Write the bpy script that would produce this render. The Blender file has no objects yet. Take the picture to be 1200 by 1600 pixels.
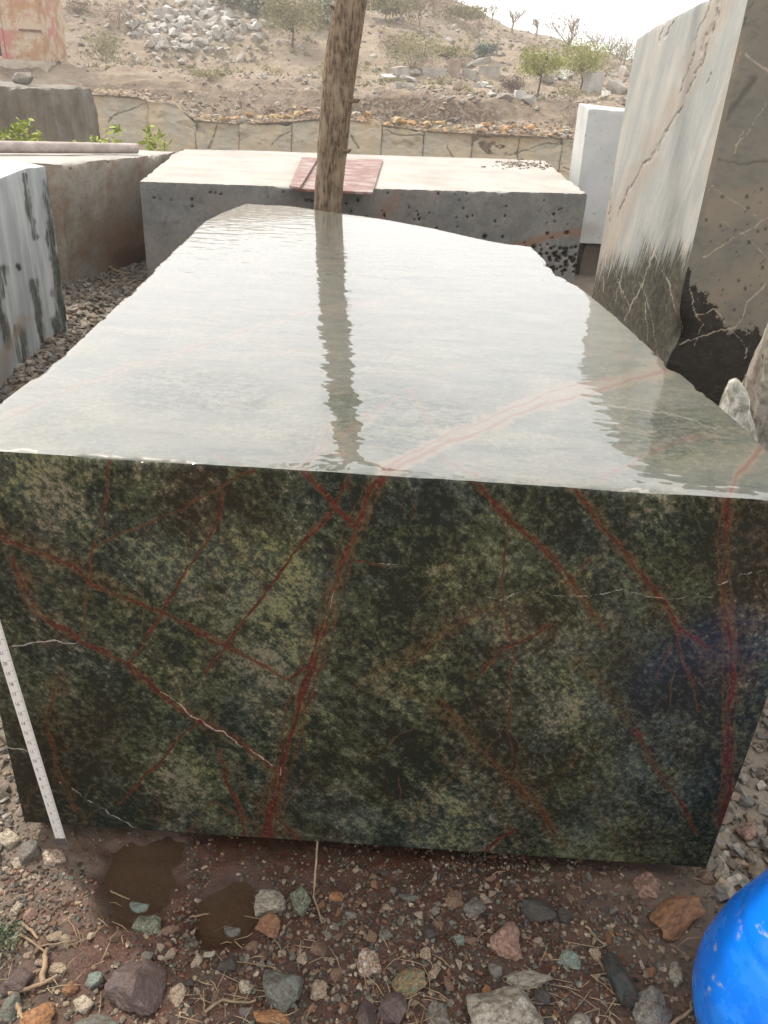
import bpy, bmesh, math, random
import numpy as np
from mathutils import Vector, Matrix
S = bpy.context.scene
COL = S.collection
RND = random.Random(7)

# ------------------------------------------------------------------ camera, sky, sun, exposure
F = 1250.0; PITCH = math.radians(28); ROLL = math.radians(3.4); EYE = 1.6
cC = np.array([0, 0, EYE]); cf = np.array([0, math.cos(PITCH), -math.sin(PITCH)])
r0 = np.array([1.0, 0, 0]); u0 = np.array([0, math.sin(PITCH), math.cos(PITCH)])
cr = math.cos(ROLL) * r0 + math.sin(ROLL) * u0
cu = -math.sin(ROLL) * r0 + math.cos(ROLL) * u0
cam_d = bpy.data.cameras.new('camera'); cam = bpy.data.objects.new('camera', cam_d); COL.objects.link(cam)
cam.matrix_world = Matrix(((cr[0], cu[0], -cf[0], 0), (cr[1], cu[1], -cf[1], 0), (cr[2], cu[2], -cf[2], EYE), (0, 0, 0, 1)))
cam_d.sensor_fit = 'VERTICAL'; cam_d.sensor_height = 36.0; cam_d.lens = F / 1600 * 36
cam_d.clip_start = 0.05; cam_d.clip_end = 2000
S.camera = cam

SUN_DIR = Vector((-0.62, 0.48, 1.0)).normalized()
W = bpy.data.worlds.new('World'); S.world = W; W.use_nodes = True
wn = W.node_tree.nodes; wl = W.node_tree.links
bg = wn['Background']
sky = wn.new('ShaderNodeTexSky'); sky.sky_type = 'NISHITA'; sky.sun_disc = False
sky.sun_elevation = math.asin(SUN_DIR.z); sky.sun_rotation = math.atan2(SUN_DIR.x, SUN_DIR.y)
sky.air_density = 1.0; sky.dust_density = 6.0; sky.ozone_density = 1.0
veil = wn.new('ShaderNodeMix'); veil.data_type = 'RGBA'; veil.inputs['Factor'].default_value = 0.62
veil.inputs['B'].default_value = (15.0, 14.8, 14.4, 1)      # thin white overcast over the blue
wl.new(sky.outputs[0], veil.inputs['A']); wl.new(veil.outputs['Result'], bg.inputs['Color'])
bg.inputs['Strength'].default_value = 0.12
sun_d = bpy.data.lights.new('sun', 'SUN'); sun_d.energy = 2.6; sun_d.angle = math.radians(3.0); sun_d.color = (1.0, 0.94, 0.84)
sun = bpy.data.objects.new('sun', sun_d); COL.objects.link(sun)
sun.rotation_euler = SUN_DIR.to_track_quat('Z', 'Y').to_euler(); sun.location = (-20, 15, 40)
S.view_settings.view_transform = 'Standard'; S.view_settings.look = 'None'
S.view_settings.gamma = 1.0; S.view_settings.use_curve_mapping = False
S.view_settings.exposure = 0.5

# ------------------------------------------------------------------ measuring: photo pixel <-> place
def ray(x, y): return cf + cr * (x - 600) / F - cu * (y - 800) / F
def at_z(x, y, z): d = ray(x, y); return cC + d * (z - EYE) / d[2]
def at_y(x, y, Y): d = ray(x, y); return cC + d * Y / d[1]
def to_px(P):
    d = P - cC; k = np.maximum(d @ cf, 1e-3)
    return 600 + F * (d @ cr) / k, 800 - F * (d @ cu) / k

# ------------------------------------------------------------------ numpy noise
_T = np.random.RandomState(3).rand(256, 256)
def vnoise(x, y, s=0):
    x = np.asarray(x, float) + s * 17.31; y = np.asarray(y, float) + s * 9.17
    xi = np.floor(x).astype(int); yi = np.floor(y).astype(int)
    fx = x - xi; fy = y - yi; fx = fx * fx * (3 - 2 * fx); fy = fy * fy * (3 - 2 * fy)
    a = _T[xi & 255, yi & 255]; b = _T[(xi + 1) & 255, yi & 255]
    c = _T[xi & 255, (yi + 1) & 255]; d = _T[(xi + 1) & 255, (yi + 1) & 255]
    return (a * (1 - fx) + b * fx) * (1 - fy) + (c * (1 - fx) + d * fx) * fy
def fbm(x, y, o=4, s=0, g=0.5):
    t = 0; a = 1; n = 0
    for i in range(o):
        t = t + a * (vnoise(x * 2 ** i, y * 2 ** i, s + i) - .5); n += a; a *= g
    return t / n * 2
def sstep(a, b, x):
    t = np.clip((x - a) / (b - a), 0, 1); return t * t * (3 - 2 * t)

# ------------------------------------------------------------------ mesh helpers
def np_mesh(name, V, Q, mi=None, attrs=None, mats=(), smooth=True):
    V = np.asarray(V, np.float32); Q = np.asarray(Q, np.int32); n = Q.shape[1]
    me = bpy.data.meshes.new(name)
    me.vertices.add(len(V)); me.vertices.foreach_set('co', V.ravel())
    me.loops.add(Q.size); me.loops.foreach_set('vertex_index', Q.ravel())
    me.polygons.add(len(Q)); me.polygons.foreach_set('loop_start', np.arange(0, Q.size, n, dtype=np.int32))
    me.polygons.foreach_set('use_smooth', np.full(len(Q), smooth))
    for m in mats: me.materials.append(m)
    if mi is not None: me.polygons.foreach_set('material_index', np.asarray(mi, np.int32))
    for k, a in (attrs or {}).items():
        a = np.asarray(a, np.float32)
        if a.ndim == 1:
            at = me.attributes.new(k, 'FLOAT', 'POINT'); at.data.foreach_set('value', a)
        else:
            if a.shape[1] == 3: a = np.concatenate([a, np.ones((len(a), 1), np.float32)], 1)
            at = me.attributes.new(k, 'FLOAT_COLOR', 'POINT'); at.data.foreach_set('color', a.ravel())
    me.update(calc_edges=True); me.validate()
    return me
def link(name, me, parent=None, loc=None, rot=None, scale=None, label=None, cat=None, group=None, kind=None):
    o = bpy.data.objects.new(name, me); COL.objects.link(o)
    if parent is not None: o.parent = parent
    if loc is not None: o.location = loc
    if rot is not None: o.rotation_euler = rot
    if scale is not None: o.scale = scale
    if label: o['label'] = label
    if cat: o['category'] = cat
    if group: o['group'] = group
    if kind: o['kind'] = kind
    return o
def grid_q(nu, nv, off=0):
    i = np.arange(nu - 1)[:, None] * nv + np.arange(nv - 1)[None, :]
    i = i.ravel() + off
    return np.stack([i, i + nv, i + nv + 1, i + 1], 1)
def poly_at(pts, n):
    pts = np.asarray(pts, float); d = np.r_[0, np.cumsum(np.linalg.norm(np.diff(pts, axis=0), axis=1))]
    t = np.linspace(0, d[-1], n); return np.stack([np.interp(t, d, pts[:, k]) for k in range(pts.shape[1])], 1)
def bm_mesh(name, bm, mats=(), smooth=False):
    me = bpy.data.meshes.new(name); bm.to_mesh(me); bm.free()
    for m in mats: me.materials.append(m)
    for p in me.polygons: p.use_smooth = smooth
    return me
def tube(pts, rad, n=8, cap=True):
    pts = [Vector(p) for p in pts]; V = []; Q = []
    for i, p in enumerate(pts):
        t = (pts[min(i + 1, len(pts) - 1)] - pts[max(i - 1, 0)]).normalized()
        a = t.cross(Vector((0, 1, 0.2))).normalized(); b = t.cross(a)
        r = rad[i] if hasattr(rad, '__len__') else rad
        for k in range(n):
            w = 2 * math.pi * k / n; V.append(p + (a * math.cos(w) + b * math.sin(w)) * r)
    for i in range(len(pts) - 1):
        for k in range(n):
            k2 = (k + 1) % n; Q.append((i * n + k, i * n + k2, (i + 1) * n + k2, (i + 1) * n + k))
    return np.array(V), np.array(Q)
def join(parts):
    V = []; Q = []; o = 0
    for v, q in parts: V.append(v); Q.append(q + o); o += len(v)
    return np.concatenate(V), np.concatenate(Q)
def box_bm(bm, lo, hi, bev=0.0):
    r = bmesh.ops.create_cube(bm, size=1)
    c = (Vector(lo) + Vector(hi)) / 2; s = Vector(hi) - Vector(lo)
    for v in r['verts']: v.co = Vector((v.co.x * s.x, v.co.y * s.y, v.co.z * s.z)) + c
    if bev:
        es = list({e for v in r['verts'] for e in v.link_edges}); bmesh.ops.bevel(bm, geom=es, offset=bev, segments=2, affect='EDGES')

# ------------------------------------------------------------------ node helper
class NT:
    def __init__(s, name):
        s.m = bpy.data.materials.new(name); s.m.use_nodes = True
        s.n = s.m.node_tree.nodes; s.l = s.m.node_tree.links
        s.b = s.n['Principled BSDF']; s.co = s.n.new('ShaderNodeTexCoord').outputs['Object']
    def set(s, sock, v):
        if isinstance(v, bpy.types.NodeSocket): s.l.new(v, sock)
        elif hasattr(v, '__len__') and len(v) == 3 and sock.type == 'RGBA': sock.default_value = (*v, 1)
        else: sock.default_value = v
    def map(s, v=None, sc=(1, 1, 1), rot=(0, 0, 0), loc=(0, 0, 0)):
        a = s.n.new('ShaderNodeMapping'); s.l.new(v or s.co, a.inputs[0])
        a.inputs['Scale'].default_value = sc; a.inputs['Rotation'].default_value = rot; a.inputs['Location'].default_value = loc
        return a.outputs[0]
    def noise(s, scale, det=4, rough=.55, v=None, dist=0, typ='FBM'):
        a = s.n.new('ShaderNodeTexNoise'); s.l.new(v or s.co, a.inputs['Vector']); a.noise_type = typ
        a.inputs['Scale'].default_value = scale; a.inputs['Detail'].default_value = det
        a.inputs['Roughness'].default_value = rough; a.inputs['Distortion'].default_value = dist
        return a.outputs[0]
    def voro(s, scale, v=None, feat='F1', out=0):
        a = s.n.new('ShaderNodeTexVoronoi'); s.l.new(v or s.co, a.inputs['Vector']); a.feature = feat
        a.inputs['Scale'].default_value = scale; return a.outputs[out]
    def math(s, op, a, b=0.0, c=None, clamp=False):
        m = s.n.new('ShaderNodeMath'); m.operation = op; m.use_clamp = clamp
        s.set(m.inputs[0], a); s.set(m.inputs[1], b)
        if c is not None: s.set(m.inputs[2], c)
        return m.outputs[0]
    def ramp(s, v, a, b):           # smooth step from a to b
        m = s.n.new('ShaderNodeMapRange'); m.interpolation_type = 'SMOOTHSTEP'
        s.set(m.inputs[0], v); s.set(m.inputs[1], a); s.set(m.inputs[2], b); return m.outputs[0]
    def mix(s, f, a, b, mode='MIX'):
        m = s.n.new('ShaderNodeMix'); m.data_type = 'RGBA'; m.blend_type = mode
        s.set(m.inputs['Factor'], f); s.set(m.inputs['A'], a); s.set(m.inputs['B'], b); return m.outputs['Result']
    def attr(s, name, out='Fac'):
        a = s.n.new('ShaderNodeAttribute'); a.attribute_name = name; return a.outputs[out]
    def sep(s, c):
        a = s.n.new('ShaderNodeSeparateColor'); s.l.new(c, a.inputs[0]); return a.outputs
    def xyz(s, c=None):
        a = s.n.new('ShaderNodeSeparateXYZ'); s.l.new(c or s.co, a.inputs[0]); return a.outputs
    def rand(s):
        return s.n.new('ShaderNodeObjectInfo').outputs['Random']
    def bump(s, h, st=.3, d=.01, normal=None):
        a = s.n.new('ShaderNodeBump'); s.set(a.inputs['Height'], h); a.inputs['Strength'].default_value = st
        a.inputs['Distance'].default_value = d
        if normal is not None: s.l.new(normal, a.inputs['Normal'])
        return a.outputs[0]
    def out(s, col, rough=.8, normal=None, spec=.5, **k):
        s.set(s.b.inputs['Base Color'], col); s.set(s.b.inputs['Roughness'], rough)
        s.b.inputs['Specular IOR Level'].default_value = spec
        if normal is not None: s.l.new(normal, s.b.inputs['Normal'])
        for kk, v in k.items(): s.set(s.b.inputs[kk.replace('_', ' ')], v)
        return s.m

# ------------------------------------------------------------------ materials
def marble_colour(t):
    """dark green forest marble: mottled ground, red veins with tan halos, thin white veins (masks in 'vein')"""
    warp = t.map(t.map(rot=(0, math.radians(-52), 0)), sc=(1, 1, 2.0))
    wv = t.noise(7, 3, .6)
    P = t.noise(4.2, 5, .6); B = t.noise(16, 8, .7, warp, .7); A = t.noise(72, 9, .76); G = t.noise(330, 3, .7)
    tone = t.attr('tone')
    q = t.math('ADD', t.math('MULTIPLY', A, .80), t.math('MULTIPLY', G, .20))
    q = t.math('ADD', q, t.math('MULTIPLY', t.math('SUBTRACT', P, .5), .38))
    q = t.math('ADD', q, t.math('MULTIPLY', t.math('SUBTRACT', B, .5), .34))
    q = t.math('ADD', q, t.math('MULTIPLY', tone, .055))
    dend = t.noise(13, 8, .68, t.map(t.map(rot=(0, math.radians(-48), 0)), sc=(1, 1, 4.5)), .8)       # dark feathery streaks
    dd_ = t.ramp(t.math('ABSOLUTE', t.math('SUBTRACT', dend, .5)), .055, .0)
    q = t.math('SUBTRACT', q, t.math('MULTIPLY', dd_, t.math('MULTIPLY', t.ramp(wv, .42, .6), .085)))
    m1 = t.ramp(q, .405, .535); m2 = t.ramp(q, .525, .615)
    dark = t.mix(t.ramp(t.noise(2.1, 3, .5, t.map(loc=(4, 1, 2))), .4, .62), (.0115, .0145, .0110), (.018, .0150, .0100))
    mid = t.mix(t.ramp(t.noise(5, 4, .6, t.map(loc=(4, 8, 2))), .40, .60), (.048, .052, .028), (.042, .049, .038))
    mid = t.mix(t.ramp(t.noise(3.1, 5, .65, t.map(loc=(2, 1, 6))), .50, .64), mid, (.052, .040, .026))
    lt = t.mix(t.ramp(t.noise(4.5, 3, .6, t.map(loc=(7, 3, 5))), .40, .60), (.185, .172, .082), (.128, .136, .092))
    lt = t.mix(t.ramp(t.noise(3.4, 3, .6, t.map(loc=(1, 9, 5))), .46, .62), lt, (.190, .155, .115))
    fleck = t.ramp(t.noise(120, 6, .75, warp), .50, .42); m2 = t.math('MULTIPLY', m2, t.math('SUBTRACT', 1.0, t.math('MULTIPLY', fleck, .75)))
    c = t.mix(m1, dark, mid); c = t.mix(t.math('MULTIPLY', m2, .85), c, lt); sp = m2
    v = t.sep(t.attr('vein', 'Color'))
    vn = t.noise(75, 7, .75); vn2 = t.noise(24, 7, .72); fib = t.noise(150, 4, .7)
    hal = t.ramp(t.math('ADD', v[1], t.math('MULTIPLY', t.math('SUBTRACT', t.math('ADD', vn2, t.math('MULTIPLY', vn, .6)), .80), 2.0)), .2, 1.2)
    hc = t.mix(t.ramp(A, .42, .58), (.030, .019, .010), (.125, .088, .040)); hc = t.mix(t.ramp(vn2, .55, .7), hc, (.080, .040, .024))
    c = t.mix(t.math('MULTIPLY', hal, .60), c, hc)
    e0 = t.math('ADD', v[0], t.math('MULTIPLY', t.math('SUBTRACT', vn2, .5), .45))
    rim = t.math('MULTIPLY', t.ramp(e0, .08, .30), .55); c = t.mix(rim, c, t.mix(t.ramp(vn, .4, .6), (.050, .028, .014), (.12, .08, .035)))
    red = t.mix(t.ramp(vn, .36, .62), (.038, .011, .009), (.084, .022, .015)); red = t.mix(t.ramp(fib, .58, .68), red, (.15, .075, .055))
    e = t.math('ADD', v[0], t.math('MULTIPLY', t.math('SUBTRACT', vn, .5), .26)); e = t.math('ADD', e, t.math('MULTIPLY', t.math('SUBTRACT', vn2, .5), .30))
    rm = t.math('MULTIPLY', t.ramp(e, .37, .45), t.math('MINIMUM', t.math('ADD', t.math('MULTIPLY', v[0], 1.1), .08), .95), clamp=True)
    c = t.mix(rm, c, red)
    wm = t.ramp(t.math('ADD', v[2], t.math('MULTIPLY', t.math('SUBTRACT', vn2, .5), 1.4)), .42, .70)
    c = t.mix(t.math('MULTIPLY', wm, .8), c, (.36, .32, .27))
    return c, v, sp

def mat_marble_front():
    t = NT('polished_forest_marble'); c, v, sp = marble_colour(t)
    z = t.xyz()[2]
    film = t.ramp(t.noise(9, 6, .7, t.map(sc=(1, 1, .5))), .5, .8)
    c = t.mix(t.math('MULTIPLY', film, .06), c, (.17, .16, .14))
    rough = t.math('ADD', .05, t.math('MULTIPLY', t.noise(14, 5, .6), .14))
    return t.out(c, rough, t.bump(t.noise(60, 4, .6), .03, .002), .14)
def mat_marble_top():
    t = NT('wet_sawn_marble'); c, v, sp = marble_colour(t)
    dn = t.noise(5, 6, .65, t.map(sc=(1, 1.6, 1))); A2 = t.noise(52, 9, .8, t.map(rot=(0, 0, .5), sc=(.7, 1.4, 1))); D2 = t.noise(9, 8, .72, t.map(rot=(0, 0, .35), sc=(.5, 1.7, 1)), .5)
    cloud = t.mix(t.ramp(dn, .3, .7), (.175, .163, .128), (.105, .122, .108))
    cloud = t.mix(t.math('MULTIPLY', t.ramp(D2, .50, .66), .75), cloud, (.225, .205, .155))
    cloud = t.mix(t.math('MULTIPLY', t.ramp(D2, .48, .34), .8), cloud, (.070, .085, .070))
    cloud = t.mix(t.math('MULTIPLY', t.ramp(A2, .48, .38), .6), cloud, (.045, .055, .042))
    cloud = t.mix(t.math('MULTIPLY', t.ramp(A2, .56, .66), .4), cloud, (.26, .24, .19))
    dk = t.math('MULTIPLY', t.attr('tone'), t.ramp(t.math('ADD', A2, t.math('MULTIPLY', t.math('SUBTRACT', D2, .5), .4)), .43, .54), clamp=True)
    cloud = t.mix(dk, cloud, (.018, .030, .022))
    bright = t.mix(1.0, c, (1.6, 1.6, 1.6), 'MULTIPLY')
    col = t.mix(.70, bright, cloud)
    vn = t.noise(60, 7, .75); vn2 = t.noise(20, 6, .7)
    hv = t.ramp(t.math('ADD', v[1], t.math('MULTIPLY', t.math('SUBTRACT', t.math('ADD', vn2, vn), 1.0), 1.5)), .25, .85)
    col = t.mix(t.math('MULTIPLY', hv, .6), col, (.215, .17, .125))
    rv = t.ramp(t.math('ADD', v[0], t.math('MULTIPLY', t.math('SUBTRACT', t.math('ADD', vn2, vn), 1.0), .75)), .36, .52)
    col = t.mix(t.math('MULTIPLY', rv, .72), col, (.150, .068, .05))
    col = t.mix(t.math('MULTIPLY', v[2], .8), col, (.40, .37, .33))
    saw = t.noise(7, 1, .4, t.map(sc=(1.15, 2.1, 1))); saw2 = t.noise(15, 1, .4, t.map(sc=(1.1, 2.3, 1)))   # shallow saw ripples across the block
    big = t.noise(1.6, 1, .5)
    h = t.math('ADD', t.math('ADD', saw, t.math('MULTIPLY', saw2, .42)), t.math('MULTIPLY', big, 1.0))
    h = t.math('MULTIPLY', h, t.math('SUBTRACT', 1.0, t.math('MULTIPLY', t.ramp(t.xyz()[1], 2.4, 4.6), .62)))
    nb = t.bump(h, 1.0, .0016)
    col = t.mix(1.0, col, (.80, .79, .77), 'MULTIPLY')
    return t.out(col, .42, None, .3, Coat_Weight=1.0, Coat_Roughness=.010, Coat_IOR=1.75, Coat_Normal=nb)
def mat_pale_top(name, c1=(.40, .375, .34), c2=(.31, .29, .26)):
    t = NT(name); n = t.noise(2.2, 8, .65, t.map(sc=(1, .6, 1)))
    c = t.mix(t.ramp(n, .35, .68), c1, c2)
    c = t.mix(t.ramp(t.noise(22, 5, .7), .58, .72), c, (.25, .225, .19)); c = t.mix(t.math('MULTIPLY', t.ramp(t.noise(1.3, 6, .7, t.map(sc=(.5, 1.4, 1), loc=(3, 1, 0))), .5, .66), .5), c, (.27, .24, .20))
    d = t.attr('vein', 'Color'); c = t.mix(t.sep(d)[0], c, (.12, .10, .085))
    return t.out(c, .75, t.bump(t.noise(40, 4, .6), .3, .004), .3)
def mat_grey_face(name, a, b, spots=True, rust=0.0, streak=(1, 1, 1)):
    t = NT(name); n = t.noise(5, 9, .7, t.map(sc=streak)); m = t.noise(28, 8, .75)
    c = t.mix(t.ramp(n, .35, .65), a, b)
    c = t.mix(t.math('MULTIPLY', t.ramp(m, .48, .68), .55), c, tuple(x * .45 for x in a))
    c = t.mix(t.math('MULTIPLY', t.ramp(t.noise(60, 4, .7), .58, .7), .5), c, tuple(min(1, x * 1.8) for x in b))
    if rust:
        c = t.mix(t.math('MULTIPLY', t.ramp(t.noise(2.6, 7, .7, t.map(loc=(3, 2, 1))), .43, .62), rust), c, (.19, .085, .04))
    v = t.sep(t.attr('vein', 'Color'))
    c = t.mix(v[0], c, (.018, .016, .014)); c = t.mix(v[1], c, (.20, .10, .055)); c = t.mix(v[2], c, (.42, .37, .32))
    return t.out(c, .62, t.bump(m, .35, .006), .4)
def mat_striped():
    t = NT('striped_white_marble'); v = t.sep(t.attr('vein', 'Color'))
    n = t.noise(7, 7, .65, t.map(sc=(1, 1.4, .22)))
    c = t.mix(t.ramp(n, .38, .62), (.44, .455, .45), (.29, .315, .32))
    e = t.math('ADD', v[0], t.math('MULTIPLY', t.math('SUBTRACT', t.noise(26, 8, .75, t.map(sc=(1, 1, .16))), .5), 2.2))
    c = t.mix(t.ramp(e, .38, .92), c, t.mix(t.ramp(t.noise(22, 5, .7), .4, .6), (.035, .040, .036), (.095, .098, .082)))
    c = t.mix(t.math('MULTIPLY', v[1], .8), c, (.27, .21, .17))
    c = t.mix(v[2], c, (.012, .012, .012))
    return t.out(c, .5, t.bump(t.noise(30, 5, .6), .25, .005), .4)
def mat_slab_left():
    t = NT('streaked_pale_marble'); v = t.sep(t.attr('vein', 'Color')); w = t.attr('tone')
    rot = t.map(rot=(math.radians(-14), 0, 0)); s1 = t.map(rot, sc=(1, 2.0, .42))
    n = t.noise(4, 9, .72, s1, .5); m = t.noise(20, 9, .75, s1, .4)
    c = t.mix(t.ramp(n, .34, .60), (.40, .385, .345), (.285, .295, .285))
    c = t.mix(t.math('MULTIPLY', t.ramp(m, .52, .66), .55), c, (.46, .42, .355))
    c = t.mix(t.math('MULTIPLY', t.ramp(t.noise(40, 8, .75, s1), .56, .66), .5), c, (.16, .15, .13))
    c = t.mix(t.math('MULTIPLY', v[1], t.ramp(m, .3, .6)), c, (.30, .215, .15))
    s2 = t.map(rot, sc=(1, 3, .22)); dr = t.noise(26, 8, .8, s2)
    wet = t.ramp(t.math('ADD', w, t.math('MULTIPLY', t.math('SUBTRACT', dr, .5), 1.9)), .36, .66)
    wc = t.mix(t.ramp(t.noise(30, 8, .75), .4, .62), (.034, .031, .023), (.10, .088, .062))
    c = t.mix(t.math('MULTIPLY', wet, .93), c, wc)
    c = t.mix(t.math('MULTIPLY', t.ramp(t.math('ADD', v[2], t.math('MULTIPLY', t.math('SUBTRACT', m, .5), 1.3)), .35, .7), .7), c, (.44, .40, .34))
    c = t.mix(t.math('MULTIPLY', v[0], t.ramp(t.noise(30, 8, .8), .46, .60)), c, (.085, .058, .04))
    return t.out(c, t.mix(wet, (.55,) * 3, (.25,) * 3), t.bump(m, .3, .006), .4)
def mat_slab_front():
    t = NT('grey_brown_marble'); v = t.sep(t.attr('vein', 'Color')); w = t.attr('tone')
    n = t.noise(2.6, 9, .7); m = t.noise(18, 9, .75, t.map(rot=(0, .6, 0), sc=(1, 1, 2)))
    c = t.mix(t.ramp(n, .36, .62), (.185, .155, .115), (.135, .124, .102))
    c = t.mix(t.math('MULTIPLY', t.ramp(m, .5, .66), .5), c, (.075, .07, .055))
    c = t.mix(t.math('MULTIPLY', v[1], .8), c, (.24, .19, .13))
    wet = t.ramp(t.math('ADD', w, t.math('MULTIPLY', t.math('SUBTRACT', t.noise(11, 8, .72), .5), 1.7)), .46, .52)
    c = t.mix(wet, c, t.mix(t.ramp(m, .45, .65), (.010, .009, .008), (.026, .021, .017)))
    c = t.mix(t.math('MULTIPLY', v[0], .9), c, (.03, .026, .02))
    c = t.mix(t.math('MULTIPLY', t.ramp(t.math('ADD', v[2], t.math('MULTIPLY', t.math('SUBTRACT', m, .5), 1.3)), .30, .62), .9), c, (.32, .26, .20))
    return t.out(c, t.mix(wet, (.5,) * 3, (.2,) * 3), t.bump(m, .3, .006), .4)
def mat_ground():
    t = NT('stony_red_mud'); wet = t.attr('wet')
    n = t.noise(3, 8, .7); m = t.noise(38, 8, .75)
    dry = t.mix(t.ramp(n, .35, .65), (.185, .145, .105), (.24, .20, .155))
    mud = t.mix(t.ramp(n, .35, .68), (.055, .019, .010), (.100, .038, .020))
    mud = t.mix(t.ramp(t.noise(11, 5, .6, t.map(loc=(2, 5, 1))), .5, .68), mud, (.05, .033, .018))
    c = t.mix(wet, dry, mud)
    c = t.mix(t.math('MULTIPLY', t.ramp(m, .56, .68), .6), c, t.mix(wet, (.31, .27, .22), (.19, .115, .075)))
    c = t.mix(t.math('MULTIPLY', t.ramp(m, .46, .36), .6), c, t.mix(wet, (.11, .085, .06), (.025, .013, .009)))
    grit = t.ramp(t.noise(230, 4, .8), .52, .66); c = t.mix(t.math('MULTIPLY', grit, .55), c, t.mix(t.noise(60, 2), (.22, .15, .11), (.12, .10, .09)))
    dm = t.attr('damp'); c = t.mix(t.math('MULTIPLY', dm, .62), c, t.mix(m, (.018, .008, .005), (.052, .026, .015)))
    rg = t.math('SUBTRACT', .9, t.math('MULTIPLY', wet, t.math('ADD', .44, t.math('MULTIPLY', t.ramp(t.noise(8, 4, .6), .4, .6), .36))))
    return t.out(c, rg, t.bump(t.math('ADD', m, t.math('MULTIPLY', t.noise(150, 4, .7), .5)), .7, .008), .45)
def mat_stone(name='loose_stone', wet=.45, attr=True, tint=None):
    t = NT(name)
    base = t.attr('Col', 'Color') if attr else tint
    n = t.noise(30, 7, .7); m = t.noise(9, 4, .6)
    lo = t.mix(1, base, (.55, .52, .5), 'MULTIPLY'); hi = t.mix(1, base, (1.35, 1.3, 1.22), 'MULTIPLY')
    c = t.mix(t.ramp(n, .35, .65), lo, hi); c = t.mix(t.ramp(m, .5, .7), c, base)
    return t.out(c, 1 - wet, t.bump(n, .4, .004), .45)
def mat_hero_stone(name, a, b, wet=.5, patch=None, sc=1):
    t = NT(name); n = t.noise(38 * sc, 8, .72); m = t.noise(16 * sc, 6, .65, dist=.6)
    c = t.mix(t.ramp(m, .38, .62), a, b)
    c = t.mix(t.math('MULTIPLY', t.ramp(n, .5, .68), .6), c, tuple(x * .42 for x in a))
    c = t.mix(t.math('MULTIPLY', t.ramp(t.noise(85 * sc, 4, .7), .58, .68), .5), c, tuple(min(1, x * 1.7) for x in b))
    if patch: c = t.mix(t.ramp(t.noise(13 * sc, 4, .6, t.map(loc=(.3, .6, .9))), .50, .56), c, patch)
    vr = t.voro(20 * sc, t.map(sc=(1, 1.3, .7)), 'DISTANCE_TO_EDGE')
    c = t.mix(t.math('MULTIPLY', t.ramp(vr, .03, 0), .25), c, tuple(min(1, x * 2.2) for x in b))
    mudk = t.ramp(t.noise(8 * sc, 6, .7, t.map(loc=(1.7, .2, .4))), .42, .62)
    c = t.mix(t.math('MULTIPLY', mudk, .72), c, (.072, .038, .023))
    return t.out(c, t.math('SUBTRACT', 1 - wet * .8, t.math('MULTIPLY', mudk, -.15)), t.bump(t.math('ADD', n, m), .55, .004), .5)
def mat_hill():
    t = NT('dusty_hillside'); n = t.noise(.35, 8, .7); m = t.noise(2.2, 9, .75); f = t.noise(9, 6, .7)
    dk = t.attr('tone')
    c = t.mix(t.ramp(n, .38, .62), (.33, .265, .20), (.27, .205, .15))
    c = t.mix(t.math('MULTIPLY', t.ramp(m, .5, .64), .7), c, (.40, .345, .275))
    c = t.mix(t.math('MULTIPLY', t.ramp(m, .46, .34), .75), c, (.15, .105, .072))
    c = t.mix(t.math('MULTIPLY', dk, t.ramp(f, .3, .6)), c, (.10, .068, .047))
    c = t.mix(t.math('MULTIPLY', t.ramp(t.noise(.8, 6, .7, t.map(loc=(9, 4, 2))), .56, .68), .35), c, (.19, .19, .11))
    return t.out(c, .95, t.bump(t.math('ADD', m, f), .8, .12), .2)
def mat_wall():
    t = NT('sawn_quarry_rock'); v = t.sep(t.attr('vein', 'Color')); n = t.noise(.9, 8, .65); m = t.noise(6, 8, .7)
    c = t.mix(t.ramp(n, .36, .62), (.44, .36, .25), (.36, .33, .265))
    c = t.mix(t.math('MULTIPLY', t.ramp(t.noise(.7, 5, .6, t.map(loc=(3, 7, 1))), .52, .66), .6), c, (.46, .37, .24))
    c = t.mix(t.math('MULTIPLY', t.ramp(m, .55, .7), .35), c, (.26, .21, .15))
    c = t.mix(t.math('MULTIPLY', v[1], t.ramp(m, .3, .6)), c, (.30, .18, .09)); c = t.mix(t.math('MULTIPLY', v[0], t.ramp(m, .30, .55)), c, (.075, .055, .038))
    return t.out(c, .9, t.bump(m, .4, .05), .2)
def mat_bark():
    t = NT('fissured_bark'); st = t.map(sc=(1, 1, .16)); n = t.noise(85, 8, .75, st, .4); m = t.noise(14, 4, .6, t.map(sc=(1, 1, .35)))
    k = t.math('ADD', t.math('MULTIPLY', n, .75), t.math('MULTIPLY', t.noise(30, 4, .6), .25))
    c = t.mix(t.ramp(k, .38, .60), (.060, .040, .027), (.265, .19, .125))
    c = t.mix(t.math('MULTIPLY', t.ramp(m, .5, .65), .6), c, (.34, .275, .19))
    return t.out(c, .9, t.bump(n, 1.0, .012), .2)
def flat(name, col, rough=.7, var=.25, sc=20, **k):
    t = NT(name); n = t.noise(sc, 6, .65)
    return t.out(t.mix(t.ramp(n, .35, .65), tuple(x * (1 - var) for x in col), tuple(min(1, x * (1 + var)) for x in col)), rough, t.bump(n, .2, .003), **k)
def mat_leaf(name, a, b):
    t = NT(name); n = t.noise(3, 3, .6)
    c = t.mix(t.ramp(n, .35, .65), a, b)
    return t.out(c, .75, None, .2, Subsurface_Weight=0.0)

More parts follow.
